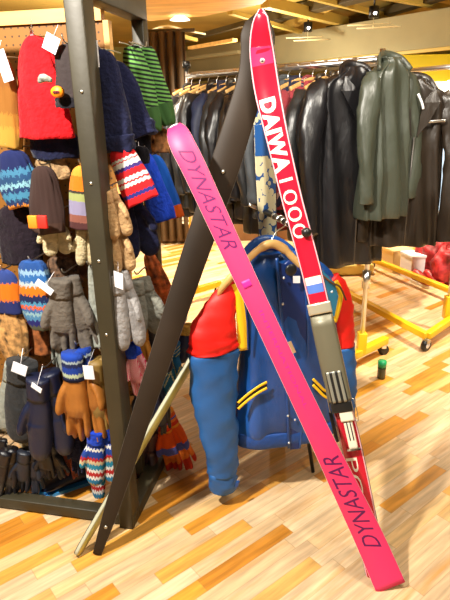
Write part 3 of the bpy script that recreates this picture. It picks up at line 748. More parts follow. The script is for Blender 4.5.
# three big jackets at the near end, turned to the viewer
def face(deg): return Matrix.Rotation(math.radians(deg), 3, 'Z') @ V((1, 0, 0))
hanger('wooden hanger of the big black jacket at the near end of the rail', A1.lerp(B1, .10)+V((0, 0, RZ)), face(30), group='hangers on the leather jacket rail')
jacket('leather_jacket', 'big black leather jacket facing out just left of the olive one', A1+V((-.15, -.06, RZ+.03)), face(20), leaB, 11, L=.98, hw=.21, arm=.74, group='jackets at the near end of the rail')
hanger('wooden hanger of the olive leather jacket at the rail end', A1.lerp(B1, .02)+V((0, 0, RZ)), face(15), group='hangers on the leather jacket rail', up=.05)
oj = jacket('leather_jacket', 'olive-grey glossy leather jacket hung over the near upright', A1+V((-.005, -.17, RZ+.06)), face(30), leaO, 12, L=.74, hw=.13, arm=.60, lap=False, group='jackets at the near end of the rail')
bj = jacket('leather_jacket', 'brown-black leather jacket with chest zip pocket, rightmost of the leather jackets', A1+V((.145, -.07, RZ-.03)), face(-4), leaBr, 13, L=.82, hw=.18, arm=.74, group='jackets at the near end of the rail')
bm = BM(); beam(bm, V((.05, -.088, -.19)), V((.15, -.08, -.185)), .004, .012); link('pocket_zip', bm, chrome, bj)
bm = BM(); tube(bm, smoothpath([(.0, -.10, -.06), (.02, -.105, -.1), (.03, -.105, -.13)], 8), .006, 8); link('collar_clip', bm, white_card, bj)

# rack 2 : base rectangle right
K = onz(428, 352); K.z = 0
Lf = onz(352, 310); Rr = onz(452, 336)
zb = .10
Kp = onz(427, 336, zb); Lp = onz(352, 296, zb); Rp = onz(462, 312, zb); F1 = onz(372, 259, zb); F2 = onz(452, 291, zb)
t2 = thing('garment_rack', 'yellow-based rolling rack at the right edge holding pale garments', 'clothes rack', V((Kp.x, Kp.y, 0)))
ex = (Lp-Kp).normalized()
for nm, a, b in (('base_beam', Kp, Kp+ex*1.5), ('foot_beam', Kp, Rp), ('base_beam', F1-(F2-F1)*.1, F2+(F2-F1)*.05)):
    bm = BM(); beam(bm, a, b, .045, .045, bev=.006); linkw(nm, bm, yellow_p, t2)
Q = onz(447, 318, zb)
bm = BM(); beam(bm, Q, Q+V((0, 0, .16)), .055, .055, up=V((1, 0, 0))); linkw('socket', bm, yellow_p, t2)
bm = BM(); cyl(bm, Q+V((0, 0, .1)), Q+V((0, 0, 1.62)), .0145); linkw('upright', bm, chrome, t2)
far2 = Q+ex*1.5; bm = BM(); cyl(bm, Q+V((0, 0, 1.6))+ex*.0, far2+V((0, 0, 1.6)), .0155); linkw('top_rail', bm, chrome, t2)
bm = BM(); cyl(bm, far2, far2+V((0, 0, 1.6)), .0145); linkw('upright', bm, chrome, t2)
for c in (V((Kp.x, Kp.y, 0)), V((Rp.x, Rp.y, 0)), V((F1.x, F1.y, 0)), V((*(Kp+ex*1.45).to_2d(), 0))):
    R_ = Matrix.Rotation(.6, 3, 'Z'); a = R_ @ V((0, .014, 0))
    bm = BM(); tube(bm, [c-a+V((0, 0, .037)), c+a+V((0, 0, .037))], .037, 22); cs = linkw('caster', bm, blackp, t2)
    bm = BM(); tube(bm, [c-a*1.15+V((0, 0, .037)), c+a*1.15+V((0, 0, .037))], .018, 16); linkw('caster_hub', bm, white_card, cs)
    bm = BM(); box(bm, c+V((0, 0, .068)), (.03, .045, .03), R_, .004); linkw('caster_fork', bm, steel, cs)
# pale garments at right edge
wht = mat('white_cotton', (.8, .82, .88), .7, bump=.2, bs=14); pbl = mat('pale_blue_cotton', (.35, .52, .8), .7, bump=.2, bs=14); tanm = mat('tan_fabric', (.55, .36, .18), .7, bump=.2, bs=14)
P2 = V((Q.x, Q.y, 1.6))
for k, (nm, m) in enumerate((('white', wht), ('pale blue', pbl), ('navy', leaN))):
    o = P2+V((.06+.09*k, .02+.12*k, 0))+ex*(.02)
    o = W(450+7*k, 72, 3.25+.12*k); o.z = 1.6
    hanger('wooden hanger of the %s jacket on the rack at the right edge' % nm, o, face(50), group='hangers at the right edge', m=wood_h)
    jacket('hanging_jacket', '%s cloth jacket at the right edge of the photo' % nm, o, face(50), m, k, L=(.82, .78, .86, .8)[k % 4])

# yellow panel, folded clothes, boxes, red bags behind
bm = BM(); a = W(400, 74, 4.6); c = W(520, 58, 4.6)
beam(bm, V((a.x, a.y, 1.72)), V((c.x, c.y, 1.72)), .05, .30)
tag(link('yellow_sign_board', bm, mat('bright_yellow_board', (.95, .8, .03), .5)), 'bright yellow board at the right edge behind the leather jackets', 'board')
st = thing('wall_shelf', 'pale shelf behind the brown-black leather jacket', 'shelf', W(440, 97, 4.4))
sp_ = st.location.copy()
bm = BM(); box(bm, (0, 0, 0), (1.3, .4, .03), None, .003); link('shelf_board', bm, wood_light, st)
bm = BM(); box(bm, (-.55, .1, -sp_.z/2-.01), (.04, .04, sp_.z-.02)); link('shelf_leg', bm, wood_light, st)
bm = BM(); box(bm, (.55, .1, -sp_.z/2-.01), (.04, .04, sp_.z-.02)); link('shelf_leg', bm, wood_light, st)
for k, (dx, m, nm) in enumerate(((-.33, tanm, 'tan'), (-.06, mat('cream_knit', (.85, .75, .55), .8, bump=.3, bs=30), 'cream'), (.22, tanm, 'tan'))):
    bm = BM(); rings = []
    for zz in range(6):
        z = .016+zz*.02; w = .12-.006*(zz == 5); rings.append([V((dx+x*w, y*w*.9, z)) for x, y in [(math.copysign(abs(math.cos(a))**.4, math.cos(a)), math.copysign(abs(math.sin(a))**.4, math.sin(a))) for a in [2*PI*q/20 for q in range(20)]]])
    loft(bm, rings); bmesh.ops.translate(bm, vec=sp_, verts=bm.verts)
    tag(link('folded_jumper', bm, m), ('%s folded jumper on the pale shelf, %s' % (nm, ('left', 'middle', 'right')[k])), 'jumper')
def carton(label, px, py, w, d, h, m, rz=0):
    p = onz(px, py); t = thing('cardboard_box', label, 'box', p, None, (0, 0, rz))
    bm = BM(); box(bm, (0, 0, h/2), (w, d, h), None, .003); link('box_body', bm, m, t, False)
    bm = BM(); box(bm, (0, 0, h+.012), (w+.012, d+.012, .024), None, .003); link('lid', bm, m, t, False)
    return t
creamc = mat('cream_cardboard', (.85, .62, .28), .6)
carton('cream cardboard box beneath the olive jacket, behind the yellow beam', 392, 268, .2, .3, .19, creamc, .3)
carton('small grey-lidded box behind the yellow beam beneath the black jacket', 379, 262, .18, .25, .12, mat('greige_card', (.45, .38, .2), .6), .3)
carton('white shoe box behind the yellow beam beside the red bag', 411, 277, .13, .2, .2, white_card, .2)
redbag = mat('maroon_print', (.35, .015, .02), .5, bump=.4, bs=12, var=.8, vs=14)
for k, (px, py, s, lab) in enumerate(((432, 276, .17, 'large crumpled maroon bag on the floor at the right'), (447, 285, .15, 'smaller crumpled maroon bag at the right edge'))):
    p = onz(px, py); t = thing('fabric_bag', lab, 'bag', p)
    bm = BM(); bmesh.ops.create_icosphere(bm, subdivisions=4, radius=1)
    for v in bm.verts:
        n = noise.noise(v.co*2.3+V((k*7, 0, 0)))*.28+noise.noise(v.co*6)*.1; v.co *= 1+n; v.co = V((v.co.x*s, v.co.y*s*.8, max(0, (v.co.z+.95)*s*1.2)))
    link('bag_body', bm, redbag, t)
    bm = BM(); tube(bm, smoothpath([(-.06, -.02, s*1.9), (-.04, -.03, s*2.6), (.04, -.03, s*2.6), (.06, -.02, s*1.9)], 14), .007, 8); link('handle', bm, redbag, t)
bm = BM(); a = onz(318, 264, .1); c = onz(372, 262, .1); beam(bm, V((a.x, a.y, .13)), V((c.x, c.y, .13)), .16, .1, bev=.02)
tag(link('yellow_crate', bm, mat('yellow_crate_plastic', (.9, .72, .2), .45)), 'low pale yellow crate on the floor left of the chrome upright', 'crate')
for ob in (bpy.data.objects['yellow_crate'],): ob.location.z = -.08

# ------------------------------------------------------------------ left display frame
A = onz(130, 522); Cq = onz(0, 504); A.z = Cq.z = 0
ux = (Cq-A).normalized(); uy = V((-ux.y, ux.x, 0))
if uy.y < 0: uy = -uy
PW = .075; FD = .48; FL = 1.25; FH = 1.86
def fr(u, v, z): return A+ux*u+uy*v+V((0, 0, z))
Rf = Matrix((ux, uy, ux.cross(uy))).transposed()
tf = thing('display_frame', 'tall black steel display frame for hats and gloves at the left', 'display frame', A)
fr_d = {}
for u in (0, FL):
    for v in (0, FD):
        bm = BM(); beam(bm, fr(u, v, .0), fr(u, v, FH), PW if v == 0 else .05, PW*.75 if v == 0 else .045, up=ux, bev=.004); linkw('post', bm, frame_m, tf)
for v in (0, FD):
    for z in (.03, FH-.04):
        if v == FD and z > 1: continue
        bm = BM(); beam(bm, fr(-.03, v, z), fr(FL+.03, v, z), .05, .045, bev=.003); linkw('rail', bm, frame_m, tf)
for u in (0, FL):
    for z in (.03, FH-.035):
        bm = BM(); beam(bm, fr(u, .03, z), fr(u, FD, z), .06, .05 if z < 1 else .075, bev=.003); linkw('side_beam', bm, frame_m, tf)
for z in (1.545, 1.29, 1.05, .8):
    bm = BM(); p = fr(-.0, -.036, z); tube(bm, [p, p-uy*.004], .005, 10); linkw('bolt', bm, steel, tf)
# pegboard
def pegmat():
    m, nt, b = newmat('pegboard_brown')
    tc = nt.nodes.new('ShaderNodeTexCoord'); s = nt.nodes.new('ShaderNodeSeparateXYZ'); lk(nt, tc.outputs['Object'], s.inputs[0])
    def M(op, a, bb=None):
        n = nt.nodes.new('ShaderNodeMath'); n.operation = op
        for i, x in enumerate((a, bb)):
            if x is None: continue
            if isinstance(x, (int, float)): n.inputs[i].default_value = x
            else: lk(nt, x, n.inputs[i])
        return n.outputs[0]
    dx = M('SUBTRACT', M('PINGPONG', M('DIVIDE', s.outputs['X'], .0254), .5), 0); dz = M('PINGPONG', M('DIVIDE', s.outputs['Z'], .0254), .5)
    dd = M('SQRT', M('ADD', M('MULTIPLY', dx, dx), M('MULTIPLY', dz, dz)))
    hole = M('LESS_THAN', dd, .13)
    mx = nt.nodes.new('ShaderNodeMix'); mx.data_type = 'RGBA'; mx.inputs['A'].default_value = (.25, .10, .012, 1); mx.inputs['B'].default_value = (.05, .02, .005, 1)
    lk(nt, hole, mx.inputs['Factor']); lk(nt, mx.outputs['Result'], b.inputs['Base Color']); b.inputs['Roughness'].default_value = .6
    return m
PV = FD*.5
tpg = thing('pegboard', 'brown perforated pegboard inside the black display frame', 'pegboard', (0, 0, 0)); tpg.matrix_basis = basis(ux, uy, V((0, 0, 1)), fr(0, PV, 0))
if basis(ux, uy, V((0, 0, 1)), V()).determinant() < 0:
    tpg.matrix_basis = basis(-ux, uy, V((0, 0, 1)), fr(0, PV, 0)); sx_ = -1
else: sx_ = 1
PT, PBm = 1.76, .42
bm = BM(); box(bm, (sx_*FL/2, 0, (PT+PBm)/2), (FL-.06, .012, PT-PBm)); link('board', bm, pegmat(), tpg, False)
bm = BM(); box(bm, (sx_*.022, 0, (PT+PBm)/2), (.018, .028, PT-PBm)); link('edge_strip', bm, wood_light, tpg, False)
bm = BM(); box(bm, (sx_*FL/2, 0, PT+.02), (FL-.07, .03, .04)); link('top_strip', bm, wood_light, tpg, False)
bm = BM(); box(bm, (sx_*FL/2, 0, PBm-.02), (FL-.07, .04, .04)); link('bottom_rail', bm, wood_light, tpg, False)
for u in (.01, FL-.01):
    bm = BM(); box(bm, (sx_*(u+.03), 0, (PBm+.045)/2), (.03, .03, PBm-.045)); link('support_leg', bm, frame_m, tpg, False)

# ------------------------------------------------------------------ knitwear library
HX = -ux if ux.x < 0 else ux.copy()       # screen-right along the board
HY = uy                                    # away from viewer
def H(px, py, off): return onplane(px, py, fr(0, PV-off, 0), uy)
def localbasis(o, tilt=0, yaw=0):
    z = V((0, 0, 1)); x = HX
    M_ = basis(x, HY, z, o) @ Matrix.Rotation(yaw, 4, 'Z') @ Matrix.Rotation(tilt, 4, 'Y')
    return M_
def peg(o, label, length, up=.02):
    """chrome peg from the board out to the item at point o"""
    u0 = (o-fr(0, PV, 0)).dot(ux)
    dirn = -1 if (o-fr(0, PV, 0)).dot(uy) < 0 else 1
    b0 = o+V((0, 0, .0)); base = b0-uy*((o-fr(0, PV, 0)).dot(uy))
    bm = BM(); tube(bm, smoothpath([base, base.lerp(b0, .5)+V((0, 0, .002)), b0+uy*dirn*.0, b0+uy*dirn*.02+V((0, 0, .018))], 12), .0025, 8)
    t = tag(link('peg_hook', bm, steel), label, 'hook', 'steel hooks on the pegboard')
    return t
def price_tag(t, x, y, z, w=.03, h=.045, rot=0, m=white_card):
    bm = BM(); box(bm, (0, 0, -h/2), (w, .0012, h)); bmesh.ops.transform(bm, matrix=Matrix.Translation((x, y, z)) @ Matrix.Rotation(rot, 4, 'Y'), verts=bm.verts)
    o = link('price_tag', bm, m, t, False); o['label'] = 'white price tag'
    bm = BM(); tube(bm, [(x, y, z), (x*.6, y*.4, z+.03)], .0008, 5); link('tag_string', bm, m, t)
def hatmesh(w, h, dep, prof, ribs=0, amp=.0, seed=0, n=48, steps=22, sway=0):
    """hangs from origin downwards; prof = [(t, width factor)]"""
    rr = smoothpath([(t, f) for t, f in prof], steps); bm = BM(); rings = []
    for t, f in rr:
        ring = []
        for k in range(n):
            a = 2*PI*k/n; r = 1+(amp*math.cos(ribs*a) if ribs else 0)+.16*noise.noise(V((math.cos(a)*1.6, math.sin(a)*1.6+seed*3, t*2.6)))+.09*noise.noise(V((math.cos(a)*4, math.sin(a)*4+seed*5, t*2)))
            ring.append(V((w/2*f*r*math.cos(a)+sway*t*t*w, dep/2*(.35+.65*f)*r*math.sin(a), -h*t+.01*noise.noise(V((a, seed, 1)))*t)))
        rings.append(ring)
    loft(bm, rings); return bm
P_long = [(0, .22), (.06, .52), (.2, .72), (.5, .88), (.8, .97), (1, .96)]
P_round = [(0, .3), (.08, .7), (.25, .95), (.6, 1.02), (1, 1)]
P_cone = [(0, .1), (.1, .25), (.4, .6), (.8, .95), (1, 1)]
P_taper = [(0, .55), (.1, .8), (.4, 1), (.75, .95), (.95, .7), (1, .45)]
def hat(name, cat, label, px, y0, y1, wpx, off, m, prof=P_long, tilt=0, yaw=0, dep=.42, cuff=None, cuffh=.16, ribs=24, amp=.025, seed=0, pegy=True, tagspec=None, pom=None, group=None, sway=0):
    o = H(px, y0, off); d = depth(o); w = wpx*d/F
    e = H(px, y1, off); h = (o-e).length
    t = thing(name, label, cat, (0, 0, 0), group); t.matrix_basis = localbasis(o, tilt, yaw)
    link('crown' if cat == 'hat' else 'knit_body', hatmesh(w, h, w*dep, prof, ribs, amp, seed, sway=sway), m, t)
    if cuff:
        bm = hatmesh(w*1.06, h*cuffh, w*dep*1.1, [(0, .97), (.15, 1), (.85, 1), (1, .97)], ribs, amp, seed, steps=8)
        bmesh.ops.translate(bm, vec=(sway*w*.85, 0, -h*(1-cuffh)-.003), verts=bm.verts); link('cuff', bm, cuff, t)
    if pom:
        bm = BM(); bmesh.ops.create_icosphere(bm, subdivisions=3, radius=w*.22)
        for v in bm.verts: v.co *= 1+.2*noise.noise(v.co*120); v.co.z += pom[1]*h*-1
        link('pompom', bm, pom[0], t)
    if tagspec: price_tag(t, *tagspec)
    if pegy: peg(o+V((0, 0, .004)), 'steel peg hook holding the '+' '.join(label.split(',')[0].split()[:11]), 0)
    return t
# glove mesh (fingers down), unit: hand length .24 from wrist, width .1
def make_glove(fing=True, seed=0):
    rnd = random.Random(seed); bm = BM()
    tube(bm, [(0, 0, .03), (0, 0, 0), (0, 0, -.05), (0, 0, -.1), (0, 0, -.125)], [.036, .036, .043, .045, .036], 18, flat=.45, flatdir=(1, 0, 0))
    if fing:
        for k, (x, L) in enumerate(((-.036, .088), (-.012, .112), (.012, .106), (.034, .082))):
            b = rnd.uniform(-.012, .012); c = rnd.uniform(-.02, .006)
            tube(bm, smoothpath([(x*.9, 0, -.09), (x+b*.3, c*.3, -.115), (x*1.1+b, c, -.105-L*.7), (x*1.1+b, c*1.4, -.105-L)], 12), [.011]*9+[.010, .008, .004], 10)
    else:
        tube(bm, smoothpath([(0, 0, -.08), (0, 0, -.12), (0, -.004, -.17), (0, -.006, -.2)], 12), [.044]*4+[.043, .042, .04, .038, .034, .028, .02, .008], 18, flat=.5, flatdir=(1, 0, 0))
    tube(bm, smoothpath([(.02, 0, -.03), (.038, -.010, -.06), (.046, -.018, -.095), (.044, -.022, -.115)], 12), [.018, .018, .018, .017, .016, .016, .015, .015, .014, .012, .009, .004], 12)
    me = bpy.data.meshes.new('g'); bmesh.ops.recalc_face_normals(bm, faces=bm.faces); bm.to_mesh(me); bm.free()
    ob = bpy.data.objects.new('g', me); C.objects.link(ob)
    r = ob.modifiers.new('r', 'REMESH'); r.mode = 'VOXEL'; r.voxel_size = .0035; r.use_smooth_shade = True
    s = ob.modifiers.new('s', 'SMOOTH'); s.iterations = 4; s.factor = .5
    bpy.context.view_layer.update()
    out = bpy.data.meshes.new_from_object(ob.evaluated_get(bpy.context.evaluated_depsgraph_get()))
    bpy.data.objects.remove(ob)
    for p in out.polygons: p.use_smooth = True
    return out
GL = [make_glove(True, 1), make_glove(True, 5)]; MT = make_glove(False, 2)
for g in GL+[MT]: g.materials.append(None)
def gloves(name, label, px, y0, y1, wpx, off, m, cuffm=None, mitt=False, pair=True, tilt=0, yaw=0, tagspec=None, spread=.35, cuffL=.06, group=None, cat='gloves', pegy=True, fat=1.0):
    o = H(px, y0, off); d = depth(o); e = H(px, y1, off); L = (o-e).length; s = L/(.2+cuffL)
    sw = (wpx*d/F)/((.1 if not pair else .125)*s)
    t = thing(name, label, cat, (0, 0, 0), group); t.matrix_basis = localbasis(o, tilt, yaw) @ Matrix.Diagonal((s*sw, s*fat, s, 1))
    for k in range(2 if pair else 1):
        me = MT if mitt else GL[k]
        sg = 1 if k == 0 else -1
        ob = bpy.data.objects.new('mitten' if mitt else 'glove', me); C.objects.link(ob); ob.parent = t
        ob.material_slots[0].link = 'OBJECT'; ob.material_slots[0].material = m
        M_ = Matrix.Translation((sg*.014 if pair else 0, -.022*k if pair else 0, -cuffL)) @ Matrix.Rotation(-sg*spread*.35 if pair else 0, 4, 'Y') @ Matrix.Diagonal((sg, 1, 1, 1))
        ob.matrix_basis = M_
        bm = BM(); n = 8
        tube(bm, [(0, 0, cuffL*(1-i/(n-1))-.01) for i in range(n)], [.037+.0015*(i % 2) for i in range(n)], 22, flat=.5, flatdir=(1, 0, 0), wob=lambda t_, a: 1+.03*math.cos(14*a))
        link('cuff', bm, cuffm or m, ob)
    if tagspec: price_tag(t, *tagspec)
    if pegy: peg(o+V((0, 0, .006)), 'steel peg hook holding the '+' '.join(label.split(',')[0].split()[:11]), 0)
    return t

wool = lambda n, c: mat('wool_'+n, c, .9, bump=.7, bs=70, sheen=.08, var=.2, vs=30, spec=.2)
redw = wool('red', (.78, .006, .012)); orw = wool('orange', (.85, .22, .01)); navyw = wool('navy', (.006, .008, .035)); blackw = wool('black', (.007, .006, .010))
brw = wool('brown', (.06, .03, .02)); beige = wool('beige', (.42, .26, .12)); crm = wool('cream', (.58, .48, .28)); must = wool('mustard', (.50, .27, .04))
gry = wool('grey', (.13, .11, .09)); lgry = wool('pale_grey', (.30, .32, .28)); royal = wool('royal', (.01, .055, .55)); greenw = wool('green', (.02, .12, .02))
charc = wool('charcoal', (.025, .026, .028)); oliv = wool('olive', (.22, .14, .04)); purp = wool('maroon', (.15, .015, .03))
tanl = mat('tan_leather', (.36, .13, .02), .45, bump=.3, bs=30, var=.15, vs=20)
blleath = mat('black_glove_leather', (.006, .006, .011), .4, bump=.3, bs=30)
dknavy = mat('dark_navy_nylon', (.006, .010, .035), .45, bump=.3, bs=20)
W_ = (.8, .8, .75); R_c = (.75, .015, .02); B_c = (.01, .05, .35); O_c = (.85, .2, .01); LB = (.12, .35, .6); DB = (.012, .02, .09)

# ---- row 1
hat('knit_hat', 'hat', 'long bright red knitted hat, highest on the left of the pegboard', 34, 36, 137, 64, .14, redw, [(0, .16), (.06, .4), (.2, .58), (.45, .76), (.7, .88), (1, 1)], seed=31, ribs=0, dep=.4, tagspec=(.0, -.01, .015, .012, .02, .1), cuff=None)
t = hat('knit_hat', 'hat', 'black-brown hat with an orange badge, partly behind the front post', 66, 44, 106, 34, .19, mat('wool_dark_brown', (.03, .02, .02), .9, bump=.4, bs=60), P_long, seed=2, cuff=orw if False else blackw, tagspec=(-.02, -.03, .02, .045, .045, .5))
bm = BM(); tr_ = bmesh.ops.create_cone(bm, cap_ends=True, segments=20, radius1=.021, radius2=.018, depth=.01); bmesh.ops.transform(bm, matrix=Matrix.Translation((-.022, -.045, -.13)) @ Matrix.Rotation(PI/2, 4, 'X') @ Matrix.Diagonal((1, .8, 1, 1)), verts=bm.verts); link('badge', bm, mat('orange_badge', (.95, .30, .005), .5), t)['label'] = 'round orange badge'
bm = BM(); box(bm, (-.022, -.052, -.131), (.02, .004, .007), None, .002); link('badge_mark', bm, purp, t)
bm = BM(); tube(bm, smoothpath([(-.075, -.05, -.105), (-.055, -.055, -.092), (-.03, -.05, -.1)], 8), [.002, .006, .01, .012, .012, .01, .008, .005], 8, flat=.4); link('ear_tab', bm, lgry, t)
hat('knit_hat', 'hat', 'dark navy hat hem hanging beneath the bright red hat', 52, 128, 158, 50, .1, navyw, P_round, seed=3, pegy=False)
hat('knit_hat', 'hat', 'mustard and beige knitted hat at the left edge beside the red hat', 3, 58, 146, 36, .14, knit('mustard_bands', [(0, (.50, .27, .04)), (.25, (.42, .2, .03)), (.4, (.30, .12, .02)), (.7, (.26, .10, .02))], ns=.1), P_long, tilt=.12, seed=4, tagspec=(.012, -.04, .02, .035, .09, -.35))
hat('knit_hat', 'hat', 'large dark navy knitted hat just right of the front post, the nearer', 100, 50, 150, 46, .16, navyw, P_long, tilt=-.10, seed=5, cuff=navyw, sway=-.1, tagspec=(.005, -.05, .02, .028, .07, .12))
hat('knit_hat', 'hat', 'dark navy knitted hat overlapping the pegboard edge strip, the farther', 112, 62, 140, 46, .07, wool('ink', (.007, .009, .04)), P_long, tilt=-.26, seed=6, cuff=wool('ink', (.007, .009, .04)), cuffh=.2)
# green striped hats, behind the pegboard edge
gstr = []
for k in range(22): gstr += [(k/22*.98, (.02, .05, .02)), (k/22*.98+.022, (.16, .42, .08))]
def stripes_mat(name, c1, c2, f, tilt=0, plain=None, pz=.3):
    if name in MC: return MC[name]
    m, nt, b = newmat(name); MC[name] = m
    tc = nt.nodes.new('ShaderNodeTexCoord'); s = nt.nodes.new('ShaderNodeSeparateXYZ'); lk(nt, tc.outputs['Generated'], s.inputs[0])
    def M(op, a, bb=None):
        n = nt.nodes.new('ShaderNodeMath'); n.operation = op
        for i, x in enumerate((a, bb)):
            if x is None: continue
            if isinstance(x, (int, float)): n.inputs[i].default_value = x
            else: lk(nt, x, n.inputs[i])
        return n.outputs[0]
    z = M('MULTIPLY', M('ADD', s.outputs['Z'], M('MULTIPLY', s.outputs['X'], tilt)), f)
    st_ = M('GREATER_THAN', M('FRACT', z), .5)
    mx = nt.nodes.new('ShaderNodeMix'); mx.data_type = 'RGBA'; mx.inputs['A'].default_value = (*c1, 1); mx.inputs['B'].default_value = (*c2, 1); lk(nt, st_, mx.inputs['Factor'])
    out = mx.outputs['Result']
    if plain:
        m2 = nt.nodes.new('ShaderNodeMix'); m2.data_type = 'RGBA'; lk(nt, M('LESS_THAN', s.outputs['Z'], pz), m2.inputs['Factor']); lk(nt, out, m2.inputs['A']); m2.inputs['B'].default_value = (*plain, 1); out = m2.outputs['Result']
    lk(nt, out, b.inputs['Base Color']); b.inputs['Roughness'].default_value = .85
    return m
gm = stripes_mat('green_black_stripes', (.004, .012, .008), (.13, .34, .07), 20, .12, (.03, .10, .02), .30)
hat('knit_hat', 'hat', 'green and black striped hat hanging beside the pegboard edge, the left one', 131, 47, 134, 26, -.10, gm, P_taper, tilt=-.16, seed=8, ribs=7, amp=.06, dep=.8, sway=.25)
hat('knit_hat', 'hat', 'green and black striped hat nearest the brown curtain, the right one', 145, 48, 128, 24, -.15, gm, P_taper, tilt=-.18, seed=9, ribs=7, amp=.06, dep=.8, sway=.3)
hat('knit_hat', 'hat', 'dark hat below the green striped hats', 138, 128, 160, 24, -.12, blackw, P_round, seed=10, pegy=False)
leop = mat('spotted_fur', (.34, .14, .04), .8, var=.95, vs=45)
hat('ear_muff', 'ear muff', 'brown and white spotted ear muff beside the pink ski top', 160, 128, 152, 18, -.18, leop, P_round, seed=11, ribs=0, dep=.6, pegy=False, pom=(wool('white', (.8, .75, .65)), -.1))
# ---- row 2
nord = knit('red_white_nordic', [(0, R_c), (.16, (.03, .03, .22)), (.22, R_c), (.34, W_), (.40, R_c), (.43, W_), (.5, R_c), (.6, (.05, .03, .2)), (.66, W_), (.74, R_c), (.76, W_), (.8, R_c)], zig=.02, zf=9, ns=.01)
hat('bobble_hat', 'hat', 'red hat with white patterned bands and red bobble, right of the front post', 118, 146, 205, 38, .16, nord, P_long, tilt=-.38, seed=12, pom=(redw, -.02), dep=.5)
hat('knit_hat', 'hat', 'royal blue hat with a pale seam, beside the red patterned hat', 143, 153, 222, 28, -.05, royal, P_long, tilt=-.25, seed=13, tagspec=(.0, -.03, .01, .02, .02, 0), cuff=None)
hat('knit_hat', 'hat', 'royal blue hat with an orange hem nearest the pink ski', 153, 155, 220, 28, -.16, knit('blue_orange_hem', [(0, (.85, .13, .01)), (.2, (.012, .12, .62))]), P_long, tilt=-.25, seed=14)
hat('knit_hat', 'hat', 'small black cap top above the royal blue hats', 139, 146, 163, 20, 0, blackw, P_round, seed=15, pegy=False)
gloves('mittens', 'black knitted mittens hanging below the red patterned hat', 124, 190, 258, 38, .1, navyw, mitt=True, tilt=-.22, cat='mittens')
gloves('mittens', 'beige fleece mittens at the right of the front post, upper pair', 108, 188, 238, 22, .2, beige, mitt=True, tilt=-.25, cat='mittens', fat=1.5)
gloves('mittens', 'beige fleece mittens at the right of the front post, lower pair', 112, 222, 272, 24, .19, beige, mitt=True, tilt=-.2, cat='mittens', fat=1.5, pegy=False)
hat('knit_hat', 'hat', 'brown knitted hat with an orange and red square on its hem', 42, 166, 231, 38, .17, knit('brown_grey_knit', [(0, (.07, .035, .025)), (.18, (.05, .026, .022))]), P_long, seed=16, ribs=16, amp=.05, sway=-.06)
o = H(36, 222, .25)
bm = BM(); box(bm, (0, 0, 0), (.032, .012, .042), None, .003); M_ = localbasis(H(33, 222, .235)); bmesh.ops.transform(bm, matrix=M_, verts=bm.verts)
th = [x for x in bpy.data.objects if x.get('label', '').startswith('brown knitted hat with an orange')][0]
linkw('orange_square', bm, mat('orange_felt', (.9, .25, .01), .7), th)
bm = BM(); box(bm, (0, 0, 0), (.032, .012, .042), None, .003); bmesh.ops.transform(bm, matrix=localbasis(H(42.5, 222, .232)), verts=bm.verts); linkw('red_square', bm, mat('red_felt', (.8, .02, .01), .7), th)
hat('fur_hat', 'hat', 'beige and brown furry hat above the brown hat', 50, 148, 178, 34, .1, mat('beige_fur', (.36, .22, .10), .9, bump=.9, bs=70, var=.7, vs=25), P_round, seed=17, pegy=False, ribs=0)
hat('knit_hat', 'hat', 'orange, green and lavender striped hat left of the front post', 82, 166, 228, 34, .14, knit('orange_green_lavender', [(0, (.09, .03, .03)), (.12, (.28, .10, .07)), (.24, (.30, .27, .42)), (.46, (.38, .42, .15)), (.58, (.05, .04, .03)), (.62, (.85, .2, .01)), (.85, (.85, .34, .04))]), P_long, tilt=.08, seed=18)
hat('knit_hat', 'hat', 'blue and turquoise patterned hat with orange hem at the left edge', 10, 150, 206, 42, .14, knit('blue_pattern', [(0, (.85, .3, .03)), (.1, (.012, .03, .10)), (.2, (.06, .24, .40)), (.32, (.015, .04, .14)), (.4, (.25, .5, .6)), (.47, (.02, .07, .18)), (.6, (.06, .22, .38)), (.7, (.012, .02, .1))], zig=.05, zf=7, ns=.10), P_round, tilt=-.15, ribs=12, amp=.05, seed=19)
gloves('mittens', 'cream fleece mittens below the brown hat', 52, 214, 254, 26, .14, crm, mitt=True, cat='mittens', fat=1.4, tilt=-.1)
gloves('mittens', 'cream fleece mittens just left of the front post', 84, 222, 264, 18, .1, crm, mitt=True, cat='mittens', fat=1.4, pegy=True)
hat('knit_hat', 'hat', 'dark purple-black hat between the rows at the left edge', 14, 205, 262, 44, .09, wool('aubergine', (.012, .006, .012)), P_round, seed=20)
hat('knit_hat', 'hat', 'dark maroon-brown hat behind the cream mittens', 66, 236, 276, 36, .05, wool('rust_brown', (.12, .045, .015)), P_round, seed=21)
# ---- row 3
mc = knit('multi_blue_orange', [(0, (.10, .10, .06)), (.12, (.02, .02, .16)), (.2, (.08, .25, .45)), (.27, (.3, .5, .55)), (.31, (.05, .15, .4)), (.36, (.85, .12, .02)), (.41, (.08, .3, .5)), (.46, DB), (.56, O_c), (.68, (.5, .6, .65)), (.74, (.03, .15, .45)), (.84, (.3, .5, .7)), (.9, (.02, .08, .3))], zig=.03, zf=8, ns=.06)
hat('knit_hat', 'hat', 'blue, white and orange banded hat on the left of third row', 32, 261, 328, 38, .18, mc, P_taper, seed=22)
hat('knit_hat', 'hat', 'orange and navy banded hat cut by the left edge', 4, 270, 312, 26, .16, knit('orange_navy', [(0, (.02, .03, .15)), (.35, O_c), (.75, (.03, .06, .25))], zig=.04, zf=6, ns=.1), P_round, seed=23)
gloves('gloves', 'grey-brown knitted gloves with a slanting white tag', 65, 274, 348, 40, .17, gry, tilt=-.05, tagspec=(-.035, -.05, -.015, .06, .022, .7), fat=1.2)
gloves('gloves', 'long grey knitted glove hanging behind the grey-brown pair', 52, 292, 366, 18, .1, lgry, pair=False)
